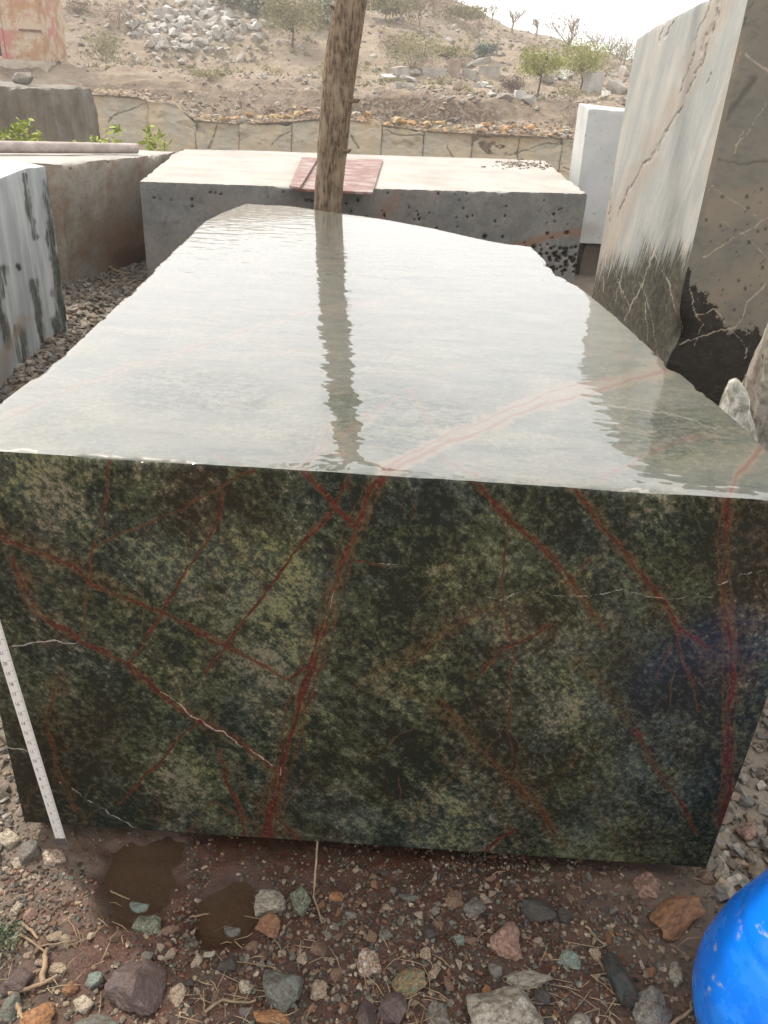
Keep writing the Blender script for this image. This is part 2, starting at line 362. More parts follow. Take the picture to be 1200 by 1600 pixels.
# ------------------------------------------------------------------ painting masks that stay on the stone
def stroke(px, py, pts, w, soft=1.6, wob=.35, seed=0, fibre=0.0):
    full = np.zeros_like(px); pts = np.asarray(pts, float); R = w * soft + 22
    sel = np.where((px > pts[:, 0].min() - R) & (px < pts[:, 0].max() + R) & (py > pts[:, 1].min() - R) & (py < pts[:, 1].max() + R))[0]
    if not len(sel): return full
    px = px[sel]; py = py[sel]; near = np.zeros(len(px), bool)
    for (ax, ay), (bx, by) in zip(pts[:-1], pts[1:]):
        near |= (px > min(ax, bx) - R) & (px < max(ax, bx) + R) & (py > min(ay, by) - R) & (py < max(ay, by) + R)
    sel = sel[near]; px = px[near]; py = py[near]; out = np.zeros_like(px)
    if not len(sel): return full
    wn_ = 1 + wob * fbm(px / 26, py / 26, 2, seed)
    X = px + 5.0 * fbm(px / 38, py / 38, 2, seed + 5) + 2.6 * fbm(px / 8, py / 8, 3, seed + 2)
    Y = py + 5.0 * fbm(px / 38, py / 38, 2, seed + 9) + 2.6 * fbm(px / 8, py / 8, 3, seed + 4)
    R -= 8
    for (ax, ay), (bx, by) in zip(pts[:-1], pts[1:]):
        m = (X > min(ax, bx) - R) & (X < max(ax, bx) + R) & (Y > min(ay, by) - R) & (Y < max(ay, by) + R)
        if not m.any(): continue
        x = X[m]; y = Y[m]; L = (bx - ax) ** 2 + (by - ay) ** 2 + 1e-6
        t = np.clip(((x - ax) * (bx - ax) + (y - ay) * (by - ay)) / L, 0, 1)
        d = np.hypot(x - ax - t * (bx - ax), y - ay - t * (by - ay))
        hw = w / 2 * wn_[m]; val = 1 - sstep(hw * .35, hw * soft + .8, d)
        if fibre:
            sd = ((x - ax) * (by - ay) - (y - ay) * (bx - ax)) / math.sqrt(L); al = np.where(abs(by - ay) > abs(bx - ax), y, x)
            val = val * (1 - fibre * (1 - sstep(.25, .6, vnoise(sd * .42 + 50, al * .018, 5))))
        out[m] = np.maximum(out[m], val)
    full[sel] = out
    return full
def blob(px, py, x, y, r, seed=0, ry=None):
    ry = ry or r
    m = np.where((np.abs(px - x) < r * 1.5) & (np.abs(py - y) < ry * 1.5))[0]; full = np.zeros_like(px)
    if len(m):
        a = px[m]; b = py[m]; d = np.hypot((a - x) / r, (b - y) / ry) + .35 * fbm(a / r * 1.5, b / ry * 1.5, 3, seed)
        full[m] = 1 - sstep(.45, 1.1, d)
    return full

# ------------------------------------------------------------------ cut blocks: gridded faces on a Coons patch
def block(name, front, right, back, left, z0, cell, mats, paint=None, chip=.01, rough=0.0, label=None, cat=None,
          group=None, cells=None, shift=(0, 0), keep_top=False):
    """four edge polylines (x, y, ztop); front and back run left to right, left and right run near to far.
    mats = (top, front, right, back, left)"""
    E = [np.asarray(e, float) for e in (front, right, back, left)]
    ln = [np.linalg.norm(np.diff(e, axis=0), axis=1).sum() for e in E]
    cs = cells or {}
    nu = max(3, int(max(ln[0], ln[2]) / cs.get('u', cell)) + 1); nv = max(3, int(max(ln[1], ln[3]) / cs.get('v', cell)) + 1)
    f = poly_at(E[0], nu); b = poly_at(E[2], nu); r = poly_at(E[1], nv); l = poly_at(E[3], nv)
    u = np.linspace(0, 1, nu)[:, None, None]; v = np.linspace(0, 1, nv)[None, :, None]
    if 'vpow' in cs: 
        vv = np.linspace(0, 1, nv) ** cs['vpow']
        r = np.stack([np.interp(vv, np.linspace(0, 1, nv), r[:, k]) for k in range(3)], 1)
        l = np.stack([np.interp(vv, np.linspace(0, 1, nv), l[:, k]) for k in range(3)], 1); v = vv[None, :, None]
    T = (1 - v) * f[:, None] + v * b[:, None] + (1 - u) * l[None] + u * r[None] - (
        (1 - u) * (1 - v) * f[0] + u * (1 - v) * f[-1] + (1 - u) * v * b[0] + u * v * b[-1])
    Vs = [T.reshape(-1, 3)]; Qs = [grid_q(nu, nv)]; M = [np.zeros(len(Qs[0]))]; D = [None]
    uu = np.linspace(0, 1, nu)[:, None] * np.ones((1, nv)); vv2 = np.ones((nu, 1)) * v[0, :, 0][None]
    de = np.minimum(np.minimum(uu, 1 - uu) * ln[0], np.minimum(vv2, 1 - vv2) * ln[1]).ravel()
    DE = [de]; off = nu * nv; H = f[:, 2].mean() - z0
    cen = T.reshape(-1, 3)[:, :2].mean(0)
    nz = max(3, int(H / cs.get('z', cell)) + 1)
    for k, (e, flip) in enumerate(((f, 0), (r, 0), (b, 1), (l, 1))):
        n = len(e); h = np.linspace(0, 1, nz)[None, :]
        P = np.zeros((n, nz, 3)); P[..., 0] = e[:, None, 0]; P[..., 1] = e[:, None, 1]
        P[..., 2] = z0 + (e[:, None, 2] - z0) * h
        P[..., 0] += shift[0] * (1 - h); P[..., 1] += shift[1] * (1 - h)
        q = grid_q(n, nz, off)
        if flip: q = q[:, ::-1]
        Vs.append(P.reshape(-1, 3)); Qs.append(q); M.append(np.full(len(q), k + 1))
        DE.append(((1 - h) * (e[:, None, 2] - z0)).ravel()); off += n * nz
    # underside
    c = np.array([[*f[0, :2], z0], [*f[-1, :2], z0], [*b[-1, :2], z0], [*b[0, :2], z0]]); c[:, 0] += shift[0]; c[:, 1] += shift[1]
    Vs.append(c); Qs.append(np.array([[off + 3, off + 2, off + 1, off]])); M.append(np.array([1])); DE.append(np.full(4, 9.0))
    V = np.concatenate(Vs); Q = np.concatenate(Qs); M = np.concatenate(M); DE = np.concatenate(DE)
    px, py = to_px(V)
    attrs = {'vein': np.zeros((len(V), 3)), 'tone': np.zeros(len(V))}
    if paint: paint(V, px, py, attrs)
    ntop = nu * nv
    if chip:
        a = fbm(V[:, 0] * 9 + V[:, 2] * 3, V[:, 1] * 9 - V[:, 2] * 3, 4, 2)
        b2 = fbm(V[:, 0] * 40, V[:, 1] * 40 + V[:, 2] * 9, 3, 6)
        amt = chip * (.25 + np.clip(a * 2.2, 0, 1.6) + .5 * np.clip(b2, 0, 1)) * np.exp(-DE / (chip * 1.4))
        dirv = np.concatenate([cen - V[:, :2], np.full((len(V), 1), 0)], 1)
        dirv /= np.linalg.norm(dirv, axis=1)[:, None] + 1e-6; dirv[:, 2] = -.8
        V = V + dirv * amt[:, None]
    if rough:
        top = np.arange(len(V)) < ntop
        w = rough * np.where(top & keep_top, 0, 1.0)
        dz = fbm(V[:, 0] * 2.5 + V[:, 2], V[:, 1] * 2.5, 4, 11); dx = fbm(V[:, 1] * 3 + 5, V[:, 2] * 3, 5, 12); dy = fbm(V[:, 0] * 3 + 9, V[:, 2] * 3, 5, 13)
        V = V + np.stack([dx * w, dy * w, np.where(V[:, 2] > z0 + .02, dz * w * .5, 0)], 1)
    me = np_mesh(name, V, Q, M, attrs, mats, True)
    return link(name, me, label=label, cat=cat, group=group)

# ================================================================== GROUND
PUD = [(-.505, 1.205, .10, .125), (-.285, 1.135, .075, .095)]      # x, y, rx, ry
def gz(x, y):
    x = np.asarray(x, float); y = np.asarray(y, float)
    z = .022 * fbm(x * 1.6, y * 1.6, 3, 20) + .012 * fbm(x * 9, y * 9, 4, 21) * np.exp(-np.maximum(0, np.abs(y - 1) - 2))
    near = np.exp(-((x) ** 2 / 1.2 + (y - 1.2) ** 2 / .35)); z = z * (1 - .5 * near) - .012 * near
    z = np.where(near > .2, np.maximum(z, -.0225), z)
    for (a, b, rx, ry) in PUD:
        d = np.hypot((x - a) / rx, (y - b) / ry) + .45 * fbm(x * 12, y * 12, 4, 30)
        z = z - .028 * (1 - sstep(.5, 1.25, d))
    z = z - .011 * sstep(1.25, 1.36, y) * (1 - sstep(.74, .84, np.abs(x))) * (1 - sstep(4.2, 4.8, y))
    z = z - 2.55 * sstep(13, 20, y)
    return z - .01
def nonuni(parts): return np.unique(np.concatenate([np.arange(a, b, s) for a, b, s in parts]))
gx = nonuni([(-45, -4, 1.5), (-4, -1.3, .05), (-1.3, 1.5, .0095), (1.5, 3, .04), (3, 45, 1.5)])
gy = nonuni([(-14, .3, .7), (.5, .84, .04), (.84, 1.42, .0085), (1.42, 7.5, .04), (7.5, 31.5, .8)])
X, Y = np.meshgrid(gx, gy, indexing='ij'); Z = gz(X, Y)
fine = (X > -1.4) & (X < 1.6) & (Y > .6) & (Y < 1.8)
Z = Z + np.where(fine, .0045 * fbm(X * 55, Y * 55, 3, 22), 0)
V = np.stack([X, Y, Z], -1).reshape(-1, 3)
wet = (1 - sstep(.45, 1.15, np.hypot(V[:, 0] / 1.05, (V[:, 1] - 1.05) / .62) + .18 * fbm(V[:, 0] * 3, V[:, 1] * 3, 3, 40)))
M_ground = mat_ground()
damp = (1 - sstep(-.034, -.006, V[:, 2])) * wet
link('ground', np_mesh('ground', V, grid_q(len(gx), len(gy)), attrs={'wet': wet, 'damp': damp}, mats=[M_ground]), kind='structure')
t = NT('muddy_water'); MW = t.out(t.mix(t.noise(6, 3), (.060, .034, .017), (.092, .056, .029)), .04, t.bump(t.noise(14, 2), .05, .002), .5, Alpha=t.math('ADD', .30, t.math('MULTIPLY', t.noise(9, 4), .5)))
bm = bmesh.new(); bm.faces.new([bm.verts.new(p) for p in ((-.72, 1.02, -.0365), (-.12, 1.02, -.0365), (-.12, 1.36, -.0365), (-.72, 1.36, -.0365))])
link('puddle', bm_mesh('puddle', bm, [MW]), kind='structure')

# ================================================================== HILLSIDE
wallpx = [(-300, 150), (0, 146), (133, 147), (215, 152), (232, 160), (270, 163), (305, 188), (373, 194), (455, 190), (520, 184), (560, 190),
          (597, 195), (663, 205), (740, 209), (815, 212), (883, 216), (950, 222), (1400, 240)]
wpts = np.array([at_y(a, b, 30) for a, b in wallpx])
def wz(x): return np.interp(x, wpts[:, 0], wpts[:, 2])
def ridge(t): return np.interp(t, [-.6, -.2, .02, .07, .10, .154, .20, .234, .35, .7], [14, 12.5, 8.6, 7.3, 6.4, 5.7, 5.0, 4.3, 3.9, 3.5])
def hz(x, y):
    x = np.asarray(x, float); y = np.asarray(y, float); t = x / y
    ks = [30.0, 31.0, 31.7, 32.3, 34, 42, 50, 60]; w0 = wz(x)
    bank = sstep(-.09, .0, t) * (1 - sstep(.10, .14, t))
    z = np.zeros_like(x); R = ridge(t)
    lv = [w0, w0 + .18, w0 * .4 + .45 + .2 * (1 - bank), 1.25 + .1 * bank, 1.5 + .15 * (t < -.1), 1.9 + .1 * R * 0, 1.9 + (R - 1.9) * .28, 1.9 + (R - 1.9) * .55]
    z = lv[0] + 0 * x
    for i in range(len(ks) - 1):
        s = np.clip((y - ks[i]) / (ks[i + 1] - ks[i]), 0, 1); z = np.where(y >= ks[i], lv[i] * (1 - s) + lv[i + 1] * s, z)
    s = np.clip((y - 60) / 16, 0, 1); z = np.where(y >= 60, lv[-1] * (1 - s) + R * s, z)
    z = np.where(y > 76, R - (y - 76) * .12, z)
    rg = sstep(30, 31, y)
    z = z + rg * (.16 * fbm(x * .9, y * .9, 5, 51, .6) + sstep(33, 45, y) * .55 * fbm(x * .22, y * .22, 4, 52) + .05 * fbm(x * 4, y * 4, 3, 53))
    ph = .45 * fbm(x * .35, y * .35, 4, 55)
    stp = (np.floor((z + ph) / .34) + sstep(.35, .95, ((z + ph) / .34) % 1)) * .34 - ph
    w = sstep(30.2, 31, y) * (1 - sstep(46, 58, y)) * .75
    return z * (1 - w) + stp * w
nt_, ny_ = 330, 300
tt = np.linspace(-.75, .6, nt_)[:, None]; yy = (30.02 + (np.linspace(0, 1, ny_) ** 1.9) * 110)[None, :]
X = tt * yy; Y = yy + 0 * tt; Z = hz(X, Y); Y[:, :2] = 30.3; Y[:, 0] = 30.28; Z[:, 0] = -3.2; Z[:, 1] = wz(X[:, 1]) - .10
V = np.stack([X, Y, Z], -1).reshape(-1, 3)
tx = V[:, 0] / V[:, 1]
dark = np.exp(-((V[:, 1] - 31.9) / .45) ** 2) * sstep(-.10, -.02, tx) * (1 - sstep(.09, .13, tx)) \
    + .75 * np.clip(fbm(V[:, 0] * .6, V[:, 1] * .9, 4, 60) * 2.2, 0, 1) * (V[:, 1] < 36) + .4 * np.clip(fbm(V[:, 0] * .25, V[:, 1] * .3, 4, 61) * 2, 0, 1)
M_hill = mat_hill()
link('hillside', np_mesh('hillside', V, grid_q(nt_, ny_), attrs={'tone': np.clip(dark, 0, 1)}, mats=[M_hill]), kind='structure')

# quarry face: one panel between every two saw joints
M_wall = mat_wall()
wall = link('quarry_wall', None, loc=(0, 30, -2.6), label='long low sawn quarry face with vertical joints and cracks behind the white topped block', cat='quarry wall')
jx = [-260, -170, -90, -20, 50, 133, 232, 305, 373, 455, 520, 597, 663, 740, 815, 883, 950, 1025, 1110, 1200, 1300]
cracks = [([(230, 160), (205, 171), (185, 176), (170, 190)], 4), ([(340, 197), (335, 212), (328, 230)], 6), ([(425, 228), (440, 216), (452, 208)], 2), ([(550, 211), (556, 222), (561, 230)], 5),
          ([(600, 203), (640, 211), (665, 212)], 2.5), ([(788, 243), (808, 240), (826, 234), (850, 228), (880, 222), (905, 221)], 5), ([(880, 264), (905, 270)], 3), ([(700, 225), (712, 250)], 1.5)]
for i in range(len(jx) - 1):
    xa = at_y(jx[i], 200, 30)[0] + .008; xb = at_y(jx[i + 1], 200, 30)[0] - .008
    nx = int((xb - xa) / .024); nz = 150
    x = np.linspace(xa, xb, nx)[:, None] + 0 * np.zeros((1, nz)); h = np.linspace(0, 1, nz)[None, :]
    top = wz(x) + .20 * fbm(x * 1.6, x * 0 + i, 4, 70) + RND.uniform(-.03, .04)
    z = -2.6 + (top + 2.6) * h
    y = 30.0 + RND.uniform(-.10, .06) + .05 * fbm(x * .8, z * .8, 4, 71) + .016 * fbm(x * 7, z * 7, 3, 72) + .10 * fbm(x * .45 + z * .5, z * 1.3 - x * .2, 5, 73, .6) * sstep(-1.6, .1, z - top + .8)
    brk = top - RND.uniform(.22, .62) + .22 * fbm(x * 1.3, x * 0 + i * 3.7, 4, 76) + RND.uniform(-.12, .12) * (x - xa)
    y = y + RND.uniform(.12, .26) * sstep(0, .035, z - brk) + (.10 * fbm(x * 2.5, z * 4, 3, 77)) * (z > brk)
    edge = np.minimum(x - xa, xb - x); y = y + .03 * np.exp(-edge / .03)
    P = np.stack([x, y, z], -1).reshape(-1, 3); px, py = to_px(P)
    cr_ = np.zeros(len(P))
    for pts, w in cracks: cr_ = np.maximum(cr_, stroke(px, py, pts, w * .34, 1.5, 1.9, 3))
    P[:, 1] += cr_ * .07
    py2 = to_px(np.stack([P[:, 0], P[:, 1], wz(P[:, 0])], 1))[1]
    rust = np.clip(1 - (py - py2) / 16, 0, 1) * np.clip(.3 + 2.5 * fbm(P[:, 0] * .9, P[:, 2] * 1.5, 3, 75), 0, 1) * (px > 500)
    n0 = len(P); B = P.reshape(nx, nz, 3)
    cap = B[:, -1].copy(); cap[:, 1] = 30.6; side = [B[0].copy(), B[-1].copy()]
    Vv = [P, cap]; Qq = [grid_q(nx, nz)]
    ti = np.arange(nx - 1) * nz + nz - 1; Qq.append(np.stack([ti, ti + nz, n0 + np.arange(nx - 1) + 1, n0 + np.arange(nx - 1)], 1)); off = n0 + nx
    for s_, base in ((0, 0), (1, (nx - 1) * nz)):
        sv = side[s_]; sv[:, 1] = 30.6; Vv.append(sv); k = np.arange(nz - 1)
        q = np.stack([off + k, base + k, base + k + 1, off + k + 1], 1); Qq.append(q if s_ == 0 else q[:, ::-1]); off += nz
    VV = np.concatenate(Vv) - np.array([0, 30, -2.6]); at = np.zeros((len(VV), 3)); at[:n0, 0] = np.clip(cr_ + np.exp(-edge.ravel() / .02) * .35 + .5 * np.exp(-np.abs((z - brk).ravel() - .01) / .02), 0, 1); at[:n0, 1] = rust; at[:, 0] *= .5; at[n0:, 1] = .55
    link('rock_panel', np_mesh('rock_panel', VV, np.concatenate(Qq), attrs={'vein': at}, mats=[M_wall]), parent=wall)

def drop(a, b, lo=33.0, hi=80.0):
    """walk a photo ray down to the hillside"""
    d = ray(a, b); d = d / d[1]; prev = lo
    for Yq in np.arange(lo, hi, .25):
        p = cC + d * Yq
        if p[2] < float(hz(p[0], Yq)): return p
    return None
# ================================================================== ROCK SHAPES
def rock(seed, n=16, cuts=0, noise=.0, box=.6, smooth=False, mats=()):
    r = random.Random(seed); bm = bmesh.new()
    for _ in range(n):
        v = Vector((r.gauss(0, 1), r.gauss(0, 1), r.gauss(0, 1))).normalized()
        m = max(abs(v.x), abs(v.y), abs(v.z)); v = v * (1 - box) + v / m * box * .8
        bm.verts.new(v * r.uniform(.85, 1.05) * .5)
    res = bmesh.ops.convex_hull(bm, input=bm.verts)
    bmesh.ops.delete(bm, geom=[g for g in res['geom_interior'] if isinstance(g, bmesh.types.BMVert)], context='VERTS')
    if cuts:
        bmesh.ops.dissolve_limit(bm, angle_limit=.15, verts=bm.verts, edges=bm.edges)
        bmesh.ops.bevel(bm, geom=list(bm.edges), offset=.03, segments=1, affect='EDGES')
        bmesh.ops.triangulate(bm, faces=bm.faces)
        for _ in range(cuts):
            bmesh.ops.subdivide_edges(bm, edges=[e for e in bm.edges if e.calc_length() > .045], cuts=1, use_grid_fill=True)
            bmesh.ops.triangulate(bm, faces=[f for f in bm.faces if len(f.verts) > 3])
        P = np.array([v.co for v in bm.verts])
        d = noise * (fbm(P[:, 0] * 3 + P[:, 2] * 2 + seed, P[:, 1] * 3 + P[:, 2] * 1.3, 5, seed % 50, .6))
        bm.normal_update()
        for v, dd in zip(bm.verts, d): v.co += v.normal * float(dd)
    me = bm_mesh('rock', bm, mats, smooth)
    return me
def mesh_arrays(me):
    V = np.zeros(len(me.vertices) * 3); me.vertices.foreach_get('co', V)
    me.calc_loop_triangles(); T = np.zeros(len(me.loop_triangles) * 3, np.int32); me.loop_triangles.foreach_get('vertices', T)
    return V.reshape(-1, 3), T.reshape(-1, 3)
LOW = [mesh_arrays(rock(100 + i, 13)) for i in range(8)]
def scatter_stuff(name, P, size, cols, mat, seed=1, kind='stuff', flatz=.65, attrs=None):
    r = np.random.RandomState(seed); Vs = []; Ts = []; Cs = []; off = 0
    P = np.asarray(P); size = np.asarray(size); cols = np.asarray(cols); idx = np.arange(len(P)) % 8
    for g in range(8):
        m = np.where(idx == g)[0]; N = len(m)
        if not N: continue
        v, t_ = LOW[g]; s = size[m][:, None]; a = r.rand(N, 1) * 6.28; tl = r.uniform(-.5, .5, (N, 1))
        x = v[None, :, 0] * s * r.uniform(.8, 1.4, (N, 1)); y = v[None, :, 1] * s * r.uniform(.7, 1, (N, 1)); z = v[None, :, 2] * s * flatz * r.uniform(.7, 1.2, (N, 1))
        x, z = x * np.cos(tl) - z * np.sin(tl), x * np.sin(tl) + z * np.cos(tl); x, y = x * np.cos(a) - y * np.sin(a), x * np.sin(a) + y * np.cos(a)
        q = np.stack([x, y, z], -1) + P[m][:, None, :]
        Vs.append(q.reshape(-1, 3)); Ts.append((t_[None] + off + np.arange(N)[:, None, None] * len(v)).reshape(-1, 3)); Cs.append(np.repeat(cols[m], len(v), 0)); off += N * len(v)
    return link(name, np_mesh(name, np.concatenate(Vs), np.concatenate(Ts), attrs={'Col': np.concatenate(Cs)}, mats=[mat], smooth=False), kind=kind)
M_loose = mat_stone('wet_gravel', .45); M_dryst = mat_stone('dusty_rubble_stone', .12)
PAL_WET = np.array([[.15, .11, .08], [.12, .065, .04], [.10, .09, .07], [.22, .17, .12], [.075, .045, .036], [.15, .065, .036], [.09, .10, .08], [.045, .04, .034], [.28, .23, .17]])
PAL_DRY = np.array([[.36, .32, .27], [.30, .25, .20], [.26, .25, .23], [.42, .38, .33], [.30, .235, .17]])
rs = np.random.RandomState(11)
def pick(pal, n, p=None):
    return pal[rs.choice(len(pal), n, p=p)] * rs.uniform(.6, 1.12, (n, 1))
# foreground gravel that nobody could count
n = 25000; x = rs.uniform(-1.02, 1.25, n); y = rs.uniform(.86, 1.40, n)
keep = np.ones(n, bool)
for (a, b, rx, ry) in PUD: keep &= np.hypot((x - a) / rx, (y - b) / ry) > rs.uniform(.85, 1.25, n)
dens = fbm(x * 3.2, y * 3.2, 3, 80) + np.where(y > 1.2, -.02, .12) + np.where(x < -.35, .25, 0) + np.where(np.abs(x) > .85, .5, 0); keep &= rs.rand(n) < np.clip(.55 + dens * 1.5, .12, 1)
x = x[keep]; y = y[keep]; s = .0035 + .012 * rs.rand(len(x)) ** 2.4; s *= np.where(y > 1.22, .8, 1)
scatter_stuff('gravel', np.stack([x, y, gz(x, y) + s * .12], 1), s, pick(PAL_WET, len(x)), M_loose, 3)
# gravel in the gaps beside the block
parts = []
n = 15000; x = rs.uniform(-3.1, -.9, n); y = 1.3 + 7 * rs.rand(n) ** .7; parts.append((x, y, .016 + .07 * rs.rand(n) ** 2.6))
n = 7000; x = .83 + 1.3 * rs.rand(n) ** 1.3; y = rs.uniform(1.1, 3.4, n); parts.append((x, y, .008 + .045 * rs.rand(n) ** 2.6))
n = 1300; x = rs.uniform(-1.3, -.83, n); y = rs.uniform(1.15, 1.9, n); parts.append((x, y, .008 + .026 * rs.rand(n) ** 2))
x = np.concatenate([p[0] for p in parts]); y = np.concatenate([p[1] for p in parts]); s = np.concatenate([p[2] for p in parts])
scatter_stuff('gravel', np.stack([x, y, gz(x, y) + s * .15], 1), s, pick(PAL_DRY * .62, len(x)), M_dryst, 4)

# ================================================================== THE GREEN BLOCK
ZT = .985
R1 = [  # strong red veins: points in photo pixels, width
    ([(600, 738), (576, 775), (553, 830), (530, 900), (505, 985), (487, 1040), (468, 1100), (448, 1170), (435, 1215), (420, 1270), (411, 1330)], 15, 1),
    ([(476, 736), (510, 775), (550, 818)], 7, .9), ([(0, 838), (50, 862), (120, 885), (150, 920), (200, 938), (250, 957), (300, 978), (350, 1005), (400, 1035), (460, 1066)], 7, .85),
    ([(18, 868), (38, 930), (62, 962), (120, 998), (200, 1040), (260, 1090), (310, 1122), (360, 1150), (400, 1178), (432, 1204)], 7.5, .9),
    ([(352, 770), (332, 830), (290, 890), (250, 962), (222, 1008), (198, 1038)], 4.5, .8), ([(545, 738), (520, 800), (462, 860), (430, 905), (390, 955), (355, 1003), (322, 1055)], 4, .85),
    ([(395, 734), (340, 765), (270, 800), (200, 830), (150, 852)], 4, .55), ([(170, 715), (160, 820), (145, 862), (135, 920), (130, 990)], 4, .55),
    ([(310, 1125), (260, 1180), (210, 1232), (185, 1255)], 4, .7), ([(735, 745), (790, 805), (850, 858), (890, 905), (928, 960), (945, 985)], 10, .72),
    ([(900, 760), (940, 825), (985, 875), (1030, 930), (1060, 980), (1105, 1012)], 6, .8),
    ([(1139, 778), (1133, 850), (1129, 900), (1140, 990), (1143, 1070), (1137, 1150), (1137, 1235), (1128, 1290)], 11, 1),
    ([(795, 800), (786, 900), (784, 960), (800, 1010), (797, 1120), (800, 1200)], 2.6, .7),
    ([(690, 1095), (740, 1160), (800, 1220), (840, 1255), (868, 1300)], 8, .5), ([(860, 975), (820, 1000), (790, 1015), (750, 1050)], 4, .6),
    ([(990, 1140), (1020, 1190), (1040, 1225), (1065, 1255), (1090, 1298)], 5, .85), ([(1050, 960), (1065, 1030), (1085, 1075), (1090, 1115)], 3.4, .6),
    ([(742, 1338), (802, 1298)], 4, .8), ([(433, 1276), (482, 1325)], 4, .6), ([(340, 1170), (352, 1215), (380, 1270), (385, 1330)], 6, .5),
    ([(400, 1290), (330, 1250), (290, 1300)], 4, .3), ([(455, 1062), (480, 1045)], 4, .7), ([(925, 870), (900, 905), (875, 918)], 3, .45), ([(1050, 1010), (1020, 1060)], 2.5, .5),
    ([(556, 878), (600, 884)], 2.4, .6), ([(480, 1170), (468, 1120), (490, 1085)], 2.6, .6), ([(85, 1075), (72, 1130), (92, 1210), (118, 1262)], 7, .35),
    ([(480, 840), (510, 800)], 3, .4), ([(640, 1040), (700, 985), (780, 940)], 3, .35), ([(1150, 1010), (1160, 1060)], 2, .5), ([(0, 1020), (30, 1010)], 2, .5)]
H1 = [([(600, 738), (553, 830), (530, 900), (505, 985), (487, 1040), (468, 1100), (448, 1170), (435, 1215), (411, 1330)], 40, .7),
      ([(0, 835), (120, 880), (200, 938)], 34, .9), ([(20, 870), (62, 960), (200, 1040), (310, 1120), (430, 1200)], 26, .6),
      ([(735, 745), (850, 858), (940, 985)], 30, .6), ([(900, 760), (985, 875), (1060, 980), (1120, 1040)], 30, .7), ([(600, 1072), (680, 1095), (740, 1160), (800, 1220), (880, 1310)], 30, .75),
      ([(780, 935), (700, 985), (650, 1022), (560, 1065)], 26, .8), ([(860, 975), (790, 1015), (730, 1060)], 22, .6), ([(900, 1030), (960, 1090), (1000, 1150), (1050, 1235)], 30, .65),
      ([(1139, 778), (1129, 900), (1142, 1070), (1137, 1235)], 34, .7), ([(545, 760), (462, 860), (355, 1003)], 14, .6), ([(352, 770), (290, 890), (222, 1008)], 12, .5),
      ([(90, 1050), (75, 1130), (100, 1230), (150, 1300)], 40, .6), ([(320, 1120), (400, 1250), (480, 1325)], 40, .6), ([(250, 1260), (420, 1300)], 50, .4),
      ([(1000, 790), (930, 870), (780, 960)], 22, .5), ([(850, 1240), (900, 1180), (960, 1160)], 16, .5), ([(1150, 990), (1200, 960)], 40, .5), ([(980, 830), (1010, 900)], 40, .35), ([(215, 1025), (170, 1180)], 12, .3),
      ([(480, 1000), (500, 1120)], 30, .4), ([(395, 734), (270, 800), (150, 852)], 12, .5)]
W1 = [([(560, 877), (600, 882), (660, 888), (700, 905), (740, 928), (782, 936), (830, 920), (880, 930), (930, 932), (975, 924), (1040, 936), (1112, 933)], 1.6, .62),
      ([(1120, 912), (1160, 897), (1200, 890)], 2.2, .6), ([(20, 1010), (75, 1004), (125, 1003)], 2.3, .8), ([(90, 1200), (160, 1222), (240, 1256), (300, 1270)], 1.8, .35),
      ([(90, 1222), (130, 1244), (195, 1284), (215, 1296), (270, 1315)], 2.2, .6), ([(0, 1163), (45, 1176)], 2.5, .7), ([(250, 1082), (310, 1122), (360, 1150), (425, 1195)], 2.2, .7),
      ([(530, 905), (505, 985)], 2.5, .5), ([(448, 1170), (438, 1210), (428, 1250)], 3, .5), ([(1140, 1062), (1200, 1072)], 1.8, .4), ([(960, 1100), (1040, 1045)], 1.8, .25),
      ([(550, 800), (560, 780)], 2, .4), ([(790, 1145), (860, 1138)], 1.8, .25), ([(20, 765), (70, 790)], 2.5, .35)]
TR = [([(600, 737), (700, 694), (800, 652), (900, 618), (975, 597), (1050, 577)], 5, .75), ([(596, 732), (700, 680), (800, 637), (890, 606), (960, 590)], 2.4, .6), ([(1139, 780), (1152, 742), (1170, 720), (1190, 695)], 8, .7),
      ([(930, 752), (1000, 716), (1060, 690), (1100, 680)], 3, .35), ([(452, 735), (520, 690), (590, 640), (660, 595)], 2.2, .3), ([(545, 737), (532, 700), (505, 672)], 2.2, .35),
      ([(640, 610), (668, 655), (690, 694)], 2.4, .4), ([(476, 735), (520, 660)], 2, .25), ([(0, 660), (150, 590), (300, 545), (480, 490)], 2, .22), ([(600, 560), (640, 530)], 2, .3),
      ([(395, 733), (300, 700)], 2, .2), ([(680, 705), (750, 745)], 2, .3)]
TH = [([(600, 737), (700, 688), (800, 645), (900, 612), (1050, 575)], 26, .95), ([(1139, 780), (1155, 740), (1190, 695)], 24, .6), ([(930, 750), (1060, 690), (1200, 655)], 22, .45),
      ([(0, 655), (150, 592), (300, 545), (480, 490), (660, 455)], 12, .5), ([(0, 600), (200, 520), (420, 430)], 8, .35), ([(450, 735), (520, 690), (600, 640)], 20, .5), ([(545, 737), (520, 650)], 18, .4),
      ([(900, 640), (1050, 690), (1180, 700)], 8, .4), ([(520, 560), (700, 500)], 14, .3), ([(690, 690), (640, 610)], 12, .4)]
